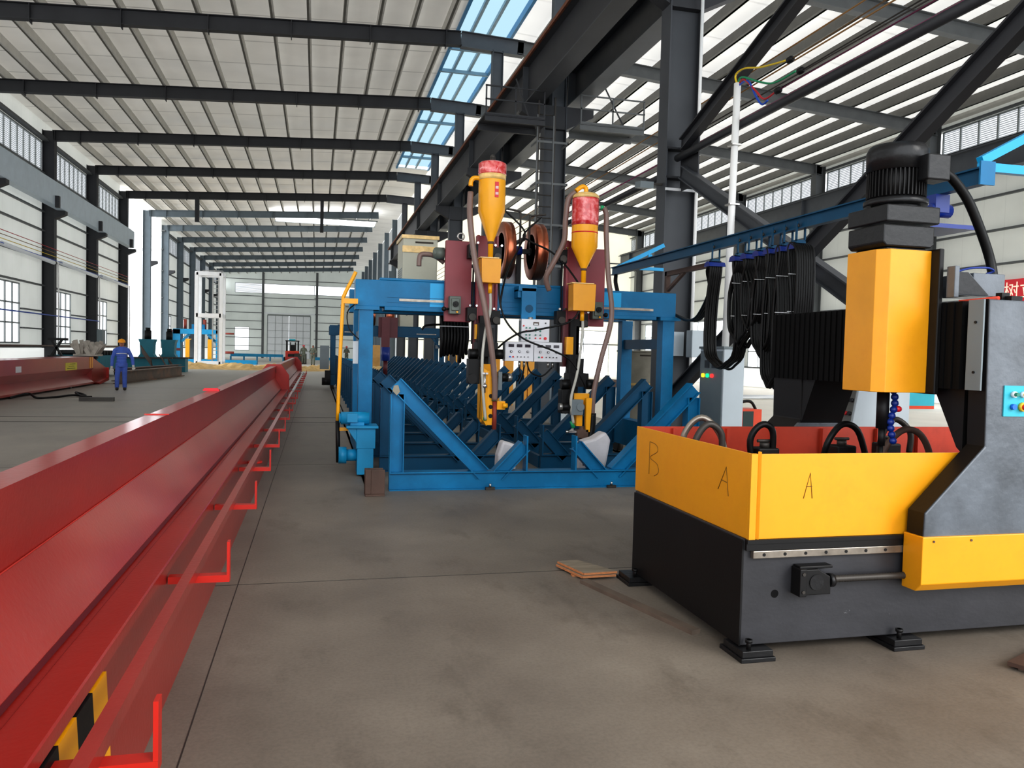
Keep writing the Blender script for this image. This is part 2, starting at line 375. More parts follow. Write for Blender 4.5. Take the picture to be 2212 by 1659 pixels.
# purlins: each a continuous member along the hall
n = 0
for i in range(15):
    x = XL+.55+i*1.075
    z = ztop(x)
    struct('purlin' if n == 0 else 'purlin.%03d' % n, MB().box(x-.035, x+.035, -8, YE, z, z+.36).box(x-.035, x+.09, -8, YE, z, z+.03), 'purlin'); n += 1
for i in range(15):
    x = 7.1+i*1.09
    z = ztop(x)
    struct('purlin.%03d' % n, MB().box(x-.04, x+.04, -8, 56, z, z+.36).box(x-.13, x+.04, -8, 56, z, z+.03), 'purlin_r'); n += 1
# rafters
WHERE = lambda k: ORD[k]
for k, y in enumerate(FR[2:], 0):
    t = thing('roof_rafter', 'dark steel rafter under the white roof of the left bay, %s from the camera' % ORD[k], 'roof beam', (-3, y, 10), 'rafters of the left bay')
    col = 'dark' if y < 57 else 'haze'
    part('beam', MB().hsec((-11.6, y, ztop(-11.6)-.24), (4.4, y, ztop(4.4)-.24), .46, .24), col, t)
    if y < 60: part('ridge_end', MB().hsec((4.4, y, ztop(4.4)-.26), (6.5, y, ztop(6.5)-.26), .5, .26), 'craneside', t)
    for i in range(7):
        x = -10.5+i*2.4; part('stiffener', MB().box(x-.012, x+.012, y-.13, y+.13, ztop(x)-.55, ztop(x)-.03), col, t)
    if abs(y-53.65) < .1:
        part('hanger_post', MB().box(-7.6, -7.35, y-.1, y+.1, 9.3, 10.9), 'dark', t); part('hanger_post', MB().box(.1, .32, y-.1, y+.1, 9.1, 11.3), 'dark', t)
for k, y in enumerate(FR[1:7]):
    t = thing('roof_rafter', 'grey steel rafter under the striped roof of the right bay, %s from the camera' % ORD[k], 'roof beam', (15, y, 10), 'rafters of the right bay')
    part('beam', MB().hsec((6.3, y, ztop(6.4)-.24), (22.8, y, ztop(22.8)-.24), .44, .24), 'girt', t)
    for i in range(6):
        x = 8.2+i*2.7; part('brace', MB().obox((x, y+.05, ztop(x)-.42), (x+.35, y+.7, ztop(x)+.1), .03, .03), 'purlin', t)
# left-hand columns
for k, y in enumerate(FR[3:]):
    if y < 58: lab = 'dark steel wall column of the left bay beside a gridded window, %s from the camera' % ORD[k]
    else: lab = 'steel wall column of the far left bay beyond the open side, %s past the gap' % ORD[k-4]
    t = thing('steel_column', lab, 'column', (-11.4, y, 0), 'columns along the left wall')
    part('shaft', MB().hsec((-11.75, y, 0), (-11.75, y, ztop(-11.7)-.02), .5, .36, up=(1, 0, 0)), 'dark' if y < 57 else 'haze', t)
    part('bracket', MB().prism([(-11.5, 7.0), (-11.05, 7.22), (-11.05, 7.38), (-11.5, 7.38)], 'y', y-.18, y+.18), 'dark', t)
    if y < 58: part('conduit', MB().tube([(-11.44, y+.2, .9), (-11.42, y+.2, 3), (-11.45, y+.2, 5.1)], .035, 6), 'pipe_w', t)
# middle row of columns
for k, y in enumerate([4.65]+FR):
    labs = {0: 'dark steel column of the middle row nearest the camera, feet of the cross braces', 1: 'massive dark steel column behind the right end of the blue gantry',
            2: 'dark steel column with the caged ladder between the two hoppers'}
    t = thing('steel_column', labs.get(k, 'dark steel column of the middle row, %s behind the ladder column' % ORD[max(k-3, 0)]), 'column', (5.53, y, 0), 'columns of the middle row')
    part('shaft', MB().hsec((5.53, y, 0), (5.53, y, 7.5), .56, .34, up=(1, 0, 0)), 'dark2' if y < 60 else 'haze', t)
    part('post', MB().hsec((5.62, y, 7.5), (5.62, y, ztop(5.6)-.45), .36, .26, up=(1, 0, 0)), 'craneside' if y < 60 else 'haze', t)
    if y < 57:
        part('bracket', MB().prism([(4.68, 7.3), (5.3, 6.95), (5.8, 6.95), (6.5, 7.3), (6.5, 7.5), (4.68, 7.5)], 'y', y-.14, y+.14), 'dark', t)
    part('base_plate', MB().box(5.2, 5.86, y-.28, y+.28, 0, .03), 'dark', t)
    if k == 1:
        part('stiffener', MB().box(5.26, 5.8, y-.17, y+.17, 4.3, 4.33).box(5.26, 5.8, y-.17, y+.17, 4.75, 4.78), 'dark', t)
        part('gusset', MB().box(5.5, 5.52, y-.75, y-.16, 4.1, 4.95), 'dark', t)
        part('label_plate', MB().box(5.42, 5.64, y-.19, y-.18, 1.52, 1.9), 'cabinet', t)
        part('collar', MB().box(5.24, 5.84, y-.2, y-.175, 4.10, 4.14), 'white', t)
# right-hand columns
for k, y in enumerate(FR[2:7]):
    t = thing('steel_column', 'grey wall column of the right bay between louvre strips, %s from the camera' % ORD[k], 'column', (22.7, y, 0), 'columns along the right wall')
    part('shaft', MB().hsec((22.65, y, 0), (22.65, y, ztop(22.65)-.02), .5, .36, up=(1, 0, 0)), 'girt', t)
    part('bracket', MB().prism([(22.4, 7.6), (22.0, 7.9), (22.0, 8.05), (22.4, 8.05)], 'y', y-.15, y+.15), 'girt', t)
# crane runway beams
def runway(name_label, x, z0, z1, bf, y0, y1, m, rail, grp='crane runway beams'):
    t = thing('crane_beam', name_label, 'crane beam', (x, (y0+y1)/2, z0), grp)
    part('girder', MB().hsec((x, y0, (z0+z1)/2), (x, y1, (z0+z1)/2), z1-z0, bf, tf=.03, tw=.02), m, t)
    part('rail', MB().box(x-.05, x+.05, y0, y1, z1, z1+.1) if rail != 'rust' else MB().box(x-.24, x-.19, y0, y1, z1-.04, z1+.04), rail, t)
    y = 4.9
    while y < y1: part('stiffener', MB().box(x-bf*.45, x+bf*.45, y-.01, y+.01, z0+.03, z1-.03), m, t); y += 7
    return t
t = runway('grey crane runway beam on brackets along the left wall', -11.25, 7.4, 8.42, .36, -6, 53.3, 'cranebeam', 'cranebeam')
part('web_cover', MB().box(-11.08, -11.06, -6, 53.3, 7.43, 8.4), 'cranebeam', t)
for y in FR[2:7]: part('buffer', MB().box(-11.06, -10.9, y-1.6, y-1.4, 7.3, 7.8), 'dark', t)
t = runway('dark crane runway beam with rusty rail beside the skylight', 4.97, 7.5, 8.52, .4, -6, 56, 'dark2', 'rust')
part('web_cover', MB().box(4.93, 4.95, -6, 56, 7.55, 8.5), 'dark', t)
runway('dark crane runway beam on the right side of the middle columns', 6.15, 7.62, 8.5, .44, -6, 56, 'craneside', 'dark')
runway('grey crane runway beam along the right wall under the louvres', 22.15, 8.05, 9.0, .4, -4, 56, 'craneside', 'dark')
# second runway far in the left bay
# ------------------------------------------------------------------ walls
NW = [2]
def window(x0, x1, y0, y1, z0, z1, axis, nx, nz, pane='win', fm='frame', slats=0):
    NW[0] += 1
    if axis == 'x':     # in a wall that faces x: spans y
        xm = (x0+x1)/2
        t = struct('window_%d' % NW[0], MB().box(xm-.01, xm+.01, y0, y1, z0, z1), pane)
        b = MB()
        for i in range(nx+1): y = y0+(y1-y0)*i/nx; b.box(x0, x1, y-.03, y+.03, z0, z1)
        for j in range(nz+1): z = z0+(z1-z0)*j/nz; b.box(x0, x1, y0, y1, z-.03, z+.03)
        part('frame', b, fm, t)
        if slats:
            b = MB()
            for j in range(1, slats): z = z0+(z1-z0)*j/slats; b.box(xm-.06, xm+.06, y0, y1, z-.012, z+.012)
            part('slat', b, 'slat', t)
    else:
        ym = (y0+y1)/2
        t = struct('window_%d' % NW[0], MB().box(x0, x1, ym-.01, ym+.01, z0, z1), pane)
        b = MB()
        for i in range(nx+1): x = x0+(x1-x0)*i/nx; b.box(x-.03, x+.03, y0, y1, z0, z1)
        for j in range(nz+1): z = z0+(z1-z0)*j/nz; b.box(x0, x1, y0, y1, z-.03, z+.03)
        part('frame', b, fm, t)
        if slats:
            b = MB()
            for j in range(1, slats): z = z0+(z1-z0)*j/slats; b.box(x0, x1, y0-.02, y1+.02, z-.03, z+.03)
            part('slat', b, 'slat', t)
    return t
# left wall in two runs with an open side between
wl = MB(); dl = MB(); xa, xb = -12.1, -12.02
for (a, b_) in ((-8, 53.9), (67.4, YE)):
    dl.box(-12.14, -11.95, a, b_, 0, 1.2)
    wl.box(xa, xb, a, b_, 3.87, 9.1); wl.box(xa, xb, a, b_, 10.36, 11.4)
    fs = [y for y in [-2.35, 4.65]+FR if a-8 < y < b_]
    prev = a
    for f in fs:
        y0, y1 = f+1.0, f+4.1
        if y0 < a or y1 > b_: continue
        wl.box(xa, xb, prev, y0, 1.2, 3.87); prev = y1
        wl.box(xa, xb, y0, y1, 1.2, 1.42)
    wl.box(xa, xb, prev, b_, 1.2, 3.87)
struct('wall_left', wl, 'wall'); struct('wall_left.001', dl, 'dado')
for f in FR[2:6]+FR[8:13]: window(xa-.02, xb+.03, f+1.0, f+4.1, 1.42, 3.87, 'x', 4, 3)
for f in FR[2:6]+FR[8:13]: window(xa-.02, xb+.03, f+.25, f+6.75, 9.1, 10.36, 'x', 9, 1, 'louv', 'frame', 16)
k = 0
def trim(mb, m):
    global k; k += 1; return struct('trim_%d' % k, mb, m)
for a, b_ in ((-8, 53.9), (67.4, YE)):
    for z in (1.25, 4.0, 5.2, 6.45, 7.3, 9.02): trim(MB().box(-12.02, -11.9, a, b_, z-.035, z+.035), 'girt')
    trim(MB().box(-12.0, -11.75, a, b_, 10.42, 10.52), 'girt')
for f in FR[2:6]:
    for z in (2.05, 2.85): trim(MB().box(-12.02, -11.9, f+4.2, f+6.8, z-.03, z+.03), 'girt')
    trim(MB().cyl((-11.45, f+.6, 5.12), (-11.45, f+6.6, 5.02), .09, n=10), 'slat')
# end wall of the left bay
we = MB(); y0, y1 = YE, YE+.08
we.box(-12, -10.5, y0, y1, 0, 12.3); we.box(-10.5, -8.7, y0, y1, 0, 1.0); we.box(-10.5, -8.7, y0, y1, 4.05, 8.6); we.box(-8.7, -6.4, y0, y1, 0, 8.6)
we.box(-6.4, -.85, y0, y1, 5.7, 8.6); we.box(-.85, 6.4, y0, y1, 0, 8.6); we.box(-10.5, 6.4, y0, y1, 9.85, 12.4)
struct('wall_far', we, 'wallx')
window(-10.5, -7.05, y0-.02, y1+.02, 8.6, 9.85, 'y', 1, 1, 'louv', 'frame', 8)
window(-7.0, 6.2, y0-.02, y1+.02, 8.6, 9.85, 'y', 2, 1, 'win', 'frame')
window(-10.5, -8.7, y0-.02, y1+.02, 1.0, 4.05, 'y', 1, 1, 'win', 'frame')
for x in (-6.98, -.05): trim(MB().box(x-.15, x+.15, y0-.2, y0, 0, 11.6), 'girt')
for z in (1.6, 2.7, 3.8, 4.9, 6.0, 7.1, 8.2, 10.4): trim(MB().box(-12, -7, y0-.06, y0, z-.04, z+.04), 'girt'); trim(MB().box(-.4, 6, y0-.06, y0, z-.04, z+.04), 'girt')
for z in (6.9, 8.0, 10.4): trim(MB().box(-7, 0, y0-.06, y0, z-.04, z+.04), 'girt')
t = struct('door_1', MB().box(-6.35, -3.66, y0-.05, y0+.03, 0, 5.7), 'slat')
part('frame', MB().box(-6.4, -.85, y0-.1, y0-.02, 5.66, 5.86).box(-6.45, -6.35, y0-.1, y0, 0, 5.7).box(-.9, -.8, y0-.1, y0, 0, 5.7), 'frame', t)
part('door_leaf', MB().box(-3.6, -.9, y0-.05, y0+.03, 0, 5.7), 'slat', t)
part('gap', MB().box(-3.66, -3.5, y0-.03, y0+.05, 1.8, 5.6), 'louv', t)
b = MB()
for x in (-5.4, -4.5, -2.7, -1.8): b.box(x-.02, x+.02, y0-.08, y0-.05, 0, 5.7)
for z in (1.0, 1.9, 2.8, 3.7, 4.7): b.box(-6.35, -.9, y0-.08, y0-.05, z-.02, z+.02)
part('glazing_bar', b, 'frame', t)
part('track', MB().box(-6.9, -.3, y0-.16, y0-.06, 5.9, 6.05), 'slat', t)
# right side of the far part and the right bay
struct('wall_right.001', MB().box(6.3, 6.4, 56.2, YE, 0, 12.2), 'slat')
cr = MB(); cr.box(6.0, 17.4, 56, 56.1, 1.1, 11.9); cr.box(17.4, 21.4, 56, 56.1, 3.3, 11.3); cr.box(21.4, 23.1, 56, 56.1, 0, 11.1)
struct('wall_far.001', cr, 'cream'); struct('wall_far.002', MB().box(6.0, 17.4, 55.95, 56.1, 0, 1.1), 'dado')
window(17.4, 21.4, 56.0, 56.06, 0, 3.3, 'y', 2, 1, 'bright', 'frame')
for z in (2.3, 4.6, 6.2, 8.4): trim(MB().box(6.1, 22.9, 55.9, 55.96, z-.04, z+.04), 'girt')
wr = MB(); dr = MB(); xa, xb = 23.0, 23.08
dr.box(22.94, 23.14, -4, 56.1, 0, 1.0)
wr.box(xa, xb, -4, 56.1, 3.72, 9.05); wr.box(xa, xb, -4, 56.1, 10.25, 11.1)
prev = -4
for f in [4.65]+FR[:7]:
    y0, y1 = f+1.0, f+6.2
    if y1 > 56: y1 = 55.4
    if y1-y0 < 1: continue
    wr.box(xa, xb, prev, y0, 1.0, 3.72); prev = y1
wr.box(xa, xb, prev, 56.1, 1.0, 3.72)
struct('wall_right', wr, 'cream_y'); struct('wall_right.002', dr, 'dado')
for f in [4.65]+FR[:6]: window(xa-.03, xb+.02, f+1.0, f+6.2, 1.0, 3.72, 'x', 5, 3, 'bright')
for f in [4.65]+FR[:7]: window(xa-.03, xb+.02, f+.2, min(f+6.8, 56), 9.05, 10.25, 'x', 8, 1, 'louv', 'frame', 16)
for z in (1.05, 3.8, 5.0, 6.2, 7.4, 10.35): trim(MB().box(22.86, 23.0, -4, 56, z-.035, z+.035), 'girt')
trim(MB().box(22.7, 23.0, -4, 56, 10.55, 10.65), 'purlin')
# glowing wall added in the neighbouring bay to brighten the far floor
struct('glow_wall_left', MB().box(-34, -33.9, 40, 100, 0, 14), 'bright')
for y in (64, 72): trim(MB().box(-20.2, -19.8, y-.2, y+.2, 0, 11), 'slat')
for z in (9.2, 10.3): trim(MB().box(-33, -12.5, 70, 70.2, z-.1, z+.1), 'slat')
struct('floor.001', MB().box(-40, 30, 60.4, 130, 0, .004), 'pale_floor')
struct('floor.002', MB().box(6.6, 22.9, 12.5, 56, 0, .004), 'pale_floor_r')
# joints and flush rails in the floor
for y in (16.32, 17.42):
    trim(MB().box(-16, 22, y-.035, y+.035, 0, .003), 'iron')
trim(MB().box(-.6, 22, 5.155, 5.162, 0, .0012), 'iron')
trim(MB().box(-.462, -.456, -6, 40, 0, .0012), 'iron')
for y in (10.4, 22.6, 29): trim(MB().box(-10, .6, y, y+.008, 0, .0012), 'iron')
# sand strip across the far floor
random.seed(3)
b = MB(); nx, ny = 90, 12; vs = []
for j in range(ny+1):
    for i in range(nx+1):
        x = -10.9+i*16/nx; y = 52.2+j*8.2/ny; e = sin(pi*min(1, max(0, j/ny)))
        vs.append((x, y+.5*sin(x*1.7), max(0, e*(.12+.22*random.random()+.1*sin(x*2.1+y)))))
b.add(vs, [(j*(nx+1)+i, j*(nx+1)+i+1, (j+1)*(nx+1)+i+1, (j+1)*(nx+1)+i) for j in range(ny) for i in range(nx)], True)
solo('sand_strip', b, 'sand', 'strip of loose yellow sand and earth across the far floor', 'sand', kind='stuff')
# ================================================================== RED CRANE GIRDERS
GPROF = [(-.96, 1.085), (-.85, 1.085), (-.872, .83), (-.742, .604), (-.75, .57), (-.722, .568), (-.716, .574), (-.6, .582), (-.596, .575), (-.596, .535), (-.6, .53), (-.612, .53), (-.594, .0), (-1.2, .0), (-1.2, .5), (-.99, .83)]
def red_girder(y0, y1, label, first):
    t = thing('crane_girder', label, 'crane girder', (-.85, (y0+y1)/2, 0), 'red crane girders')
    part('girder_body', MB().prism(GPROF, 'y', y0, y1-.03), 'red', t)
    part('end_plate', MB().prism([(-1.05, 1.12), (-.76, 1.12), (-.59, .88), (-.58, .5), (-1.24, .5), (-1.24, .88)], 'y', y1-.03, y1), 'redlit', t)
    if not first: part('end_plate', MB().prism([(-1.05, 1.12), (-.76, 1.12), (-.59, .88), (-.58, .5), (-1.24, .5), (-1.24, .88)], 'y', y0-.03, y0), 'redlit', t)
    part('drain_hole', MB().cyl((-.845, y1-.35, .98), (-.838, y1-.35, .98), .045), 'black', t, label='dark hole near the girder end')
    part('weld_seam', MB().tube([(-.868, y0, .832), (-.868, y1-.05, .832)], .003, 6), 'red', t); part('slot_shade', MB().box(-.756, -.742, y0, y1-.05, .575, .6), 'maroon_d', t)  # dark strip in the slot is its shade, put into the colour
    part('track_bar', MB().box(-.526, -.484, y0+(1.0 if first else .1), y1-.05, .5, .546), 'red' if first else 'white', t)
    y = 2.02 if first else y0+.7
    while y < y1-.3:
        b = part('bracket', MB().box(-.606, -.355, y-.025, y+.025, .47, .5), 'redlit', t)
        part('lug', MB().box(-.367, -.355, y-.022, y+.022, .5, .645), 'redlit', b)
        y += 1.6
    if first:
        for k in range(10):
            ya = 1.02+.15*k
            part('hazard_stripe', MB().prism([(ya+.1, .02), (ya+.25, .02), (ya+.15, .525), (ya, .525)], 'x', -.607, -.592), 'yellow2' if k % 2 else 'black', t, label='yellow warning stripe' if k % 2 else 'black warning stripe')
        for yy in (7.7, 8.95):
            part('lifting_lug', MB().lathe([(.07, 0), (.07, .02)], (-.55, yy, .41), 16, 'z'), 'redlit', t)
        part('joint_plate', MB().box(-.975, -.84, 4.98, 5.0, 1.085, 1.09), 'redlit', t)
    return t
red_girder(-1.0, 18.0, 'long red steel crane girder on the floor at the left, nearest the camera', True)
red_girder(18.35, 33.5, 'second red steel crane girder lying end to end behind the nearest one', False)
so = MB().box(-1.0, -.86, 7.62, 7.7, 1.0855, 1.1).box(-.99, -.87, 7.62, 7.632, 1.1, 1.112)
solo('tape_strip', so, 'stick', 'strip of red and white tape lying on top of the near red girder', 'tape')
# far-left girder
t = thing('crane_girder', 'red crane girder with yellow label lying behind, left of the worker', 'crane girder', (-8, 22, 0), 'red crane girders')
GP2 = [(-8.4, 1.0), (-7.6, 1.0), (-7.6, .6), (-7.84, .36), (-7.6, .12), (-7.6, .06), (-8.4, .06), (-8.4, .12), (-8.16, .36), (-8.4, .6)]
part('girder_body', MB().prism(GP2, 'y', 8, 30.4), 'red', t)
part('nose', MB().prism([(30.4, 1.0), (32.4, .56), (32.4, .14), (30.4, .06)], 'x', -8.35, -7.66), 'red', t)
part('end_plate', MB().prism([(32.4, .58), (32.46, .58), (32.46, .1), (31.2, .0), (31.0, .06), (32.4, .2)], 'x', -8.45, -7.58), 'redlit', t)
part('warning_label', MB().box(-7.599, -7.592, 27.2, 28.4, .6, .84), 'yellowlabel', t, label='yellow paper label')
b = MB()
for j, (y0, y1) in enumerate(((27.6, 28.2), (27.5, 28.1), (27.35, 28.2))): b.box(-7.592, -7.590, y0, y1, .79-.07*j, .805-.07*j)
part('label_writing', b, 'labeltext', t)
part('hazard_stripe', MB().box(-7.599, -7.59, 29.9, 30.0, .62, .99).box(-7.599, -7.59, 30.15, 30.25, .62, .99), 'yellow2', t)
part('faded_label', MB().box(-7.599, -7.594, 23.0, 23.4, .66, .82), 'whitebox', t, label='small pink paper label')
for y in (12, 20, 28): part('foot_block', MB().box(-8.35, -7.65, y-.1, y+.1, 0, .06), 'iron', t)
# ================================================================== CRADLE FRAMES
def hs(mb, a, b, y, d, w=.14):
    p = V((a[0], y, a[1])); q = V((b[0], y, b[1])); ax = (q-p).normalized(); up = V((-ax.z, 0, ax.x))
    return mb.hsec(p, q, d, w, up=up, tf=.012, tw=.05)
def cradle(y, full, label):
    m = 'blue' if full else 'blue_d'
    t = thing('cradle_frame', label, 'welding cradle', (2.56, y, 0), 'blue V-shaped cradle frames')
    if full:
        part('base_beam', MB().hsec((.77, y, .1), (4.36, y, .1), .2, .17, tf=.014, tw=.09), m, t)
        for x in (1.86, 3.27):
            part('anchor_clip', MB().box(x-.05, x+.05, y-.13, y-.085, 0, .03), 'iron', t); part('anchor_bolt', MB().cyl((x, y-.11, .03), (x, y-.11, .07), .014, n=8), 'chrome', t)
    else:
        part('base_beam', MB().hsec((.77, y, .1), (2.29, y, .1), .2, .16, tf=.014, tw=.05), m, t)
        part('base_beam', MB().hsec((2.84, y, .1), (4.36, y, .1), .2, .16, tf=.014, tw=.05), m, t)
    for sx in (0, 1):
        X = (lambda v: v) if not sx else (lambda v: 5.13-v)
        part('post', hs(MB(), (X(.845), .2), (X(.845), 1.03), y, .15), m, t)
        part('support_arm', hs(MB(), (X(.825), 1.145), (X(1.80), .165), y, .155, .15), m, t)
        part('short_arm', hs(MB(), (X(1.955), .15), (X(2.262), .475), y, .145, .14), m, t)
        part('stub_plate', MB().box(min(X(2.27), X(2.288)), max(X(2.27), X(2.288)), y-.08, y+.08, .2, .585), m, t)
    return t
NC = 28
CY = [8.45+1.34*k for k in range(NC)]
c0 = cradle(CY[0], True, 'front blue V-cradle frame with a full-width bolted floor beam')
part('bare_patch', MB().prism([(.785, 1.07), (.80, 1.125), (.845, 1.13), (.865, 1.06), (.83, 1.02)], 'y', 8.37, 8.376), 'greywrap', c0, label='pale patch of peeled paint')
c1 = cradle(CY[1], False, 'blue V-shaped cradle frame directly behind the front one, second of the row')
for k in range(2, NC):
    dup(c1, (2.56, CY[k], 0), 'blue V-shaped cradle frame, %s of the receding row' % ORD[k])
solo('tie_beam', MB().box(2.845, 2.9, 9.9, 44.8, .002, .16), 'blue_d', 'long blue floor beam tying the right-hand cradle arms together', 'beam')

# ================================================================== WELDING GANTRY
def gantry(y, label, near):
    m = 'blue' if near else 'blue_d'
    t = thing('welding_gantry', label, 'gantry', (2.56, y, 0), 'blue welding gantries')
    bm = MB().box(.45, 4.69, y, y+.36, 2.03, 2.355).box(.74, 3.78, y+.0, y+.36, 2.355, 2.385).box(.8, 4.4, y-.035, y, 1.985, 2.035).box(.8, 4.4, y, y+.36, 1.985, 2.03)
    part('cross_beam', bm, m, t, bev=.006)
    part('cross_beam', MB().box(.45, 4.69, y+1.75, y+2.05, 2.03, 2.355), m, t)
    part('deck', MB().box(.6, 4.55, y+.36, y+1.75, 2.33, 2.355), 'blue_d', t)
    for x in (.50, 4.51):
        part('leg', MB().box(x, x+.17, y, y+.18, .55, 2.0), m, t, bev=.006)
        part('leg', MB().box(x, x+.17, y+1.45, y+1.62, .55, 2.03), m, t)
        part('cap_plate', MB().box(x-.05, x+.24, y-.03, y+.25, 1.985, 2.03), m, t)
        part('end_beam', MB().box(x, x+.17, y-.1, y+2.0, .16, .55), m, t)
        part('brace', MB().box(x+.03, x+.14, y+.18, y+1.45, 1.60, 1.74), 'blue_d', t)
        for yy in (y+.1, y+1.7): part('wheel', MB().cyl((x+.04, yy, .13), (x+.13, yy, .13), .12, n=20), 'iron', t)
    for q in ((.98, 1.53), (3.62, 4.36)): part('rail_strip', MB().box(q[0], q[1], y-.012, y, 2.105, 2.135), 'rail', t, label='bare steel guide strip')
    part('edge_plate', MB().box(.83, 3.8, y-.008, y, 2.148, 2.156).box(.83, 4.36, y-.008, y, 2.085, 2.092), m, t)
    if near:
        for q in (MB().box(1.36, 1.53, y-.004, y, 2.05, 2.34), MB().box(3.62, 3.9, y-.004, y, 2.14, 2.33)): part('paint_patch', q, 'blue_b', t, label='fresh bright blue touch-up paint')
        d = part('gearbox', MB().box(.47, .69, y-.42, y-.1, .33, .57).box(.48, .67, y-.42, y-.1, .02, .33).box(.35, .72, y-.46, y-.1, .57, .6).prism([(.36, .57), (.47, .57), (.47, .40)], 'y', y-.42, y-.4), 'cyan', t, bev=.005)
        part('motor', MB().cyl((.29, y-.3, .68), (.62, y-.3, .68), .075, n=18).cyl((.27, y-.3, .68), (.29, y-.3, .68), .06, n=18).box(.36, .48, y-.4, y-.34, .64, .74).box(.4, .56, y-.36, y-.24, .6, .64), 'cyan', d)
        part('lower_motor', MB().cyl((.27, y-.3, .24), (.36, y-.3, .24), .1, n=18).cyl((.36, y-.3, .24), (.48, y-.3, .24), .07, n=18), 'cyan', d)
        h = part('handrail', MB().tube(spline([(.44, y-.2, 2.42), (.40, y-.2, 2.33), (.31, y-.2, 2.14), (.295, y-.2, 2.02), (.27, y-.2, 1.3), (.255, y-.2, .62)], 4), .022, 10), 'yellow2', t)
        part('rail_arm', MB().box(.30, .47, y-.225, y-.175, 2.04, 2.1).box(.44, .46, y-.23, y, 2.04, 2.1).box(.28, .44, y-.215, y-.185, .52, .56), 'yellow2', h)
        part('rail_sleeve', MB().cyl((.255, y-.2, .64), (.27, y-.2, .14), .026, n=10), 'black', h)
        part('pendant_cable', MB().tube(spline([(.46, y+.1, 2.06), (.36, y+.05, 1.95), (.38, y+.02, 1.75), (.5, y-.01, 1.62)], 5), .008, 6), 'rubber', t)
        part('junction_box', MB().box(.44, .5, y+.16, y+.24, 1.32, 1.6), 'slat', t)
    else:
        part('motor', MB().cyl((.2, y-.1, .3), (.5, y-.1, .3), .14, n=14).box(.3, .5, y-.2, y, .3, .7), 'black', t)
        part('control_box', MB().box(.12, .44, y-.3, y-.05, .75, 1.6).box(.2, .38, y-.31, y-.3, 1.32, 1.42), 'cabgrey', t)
        part('brace', MB().obox((4.2, y+.1, 2.0), (4.55, y+.1, 1.6), .05, .05), 'blue_d', t)
        part('ladder', MB().tube([(4.85, y, .2), (4.85, y, 2.3)], .03, 6).tube([(5.15, y, .2), (5.15, y, 2.3)], .03, 6).box(4.85, 5.15, y-.02, y+.02, .6, .64).box(4.85, 5.15, y-.02, y+.02, 1.0, 1.04).box(4.85, 5.15, y-.02, y+.02, 1.4, 1.44).box(4.85, 5.15, y-.02, y+.02, 1.8, 1.84), 'yellow2', t)
    return t
GY = 9.8
gantry(GY, 'near blue welding gantry straddling the cradle frames, with yellow hoppers', True)
gantry(29.5, 'far dark blue welding gantry standing further down the cradle row', False)
# floor rails of the gantry
for x, nm in ((.585, 'left'), (4.595, 'right')):
    solo('gantry_rail', MB().hsec((x, 8.3, .01), (x, 46, .01), .02, .1).box(x-.025, x+.025, 8.3, 46, .0, .03), 'rail', 'steel floor rail under the %s legs of the blue gantries' % nm, 'rail', 'gantry rails')
solo('rail_stop', MB().box(.5, .7, 8.08, 8.26, 0, .02).box(.5, .56, 8.1, 8.25, .02, .27).box(.56, .7, 8.1, 8.13, .02, .27).box(.56, .69, 8.22, 8.25, .02, .27), 'brownsteel', 'short upright dark steel end stop in front of the left gantry leg', 'rail stop', bev=.004)
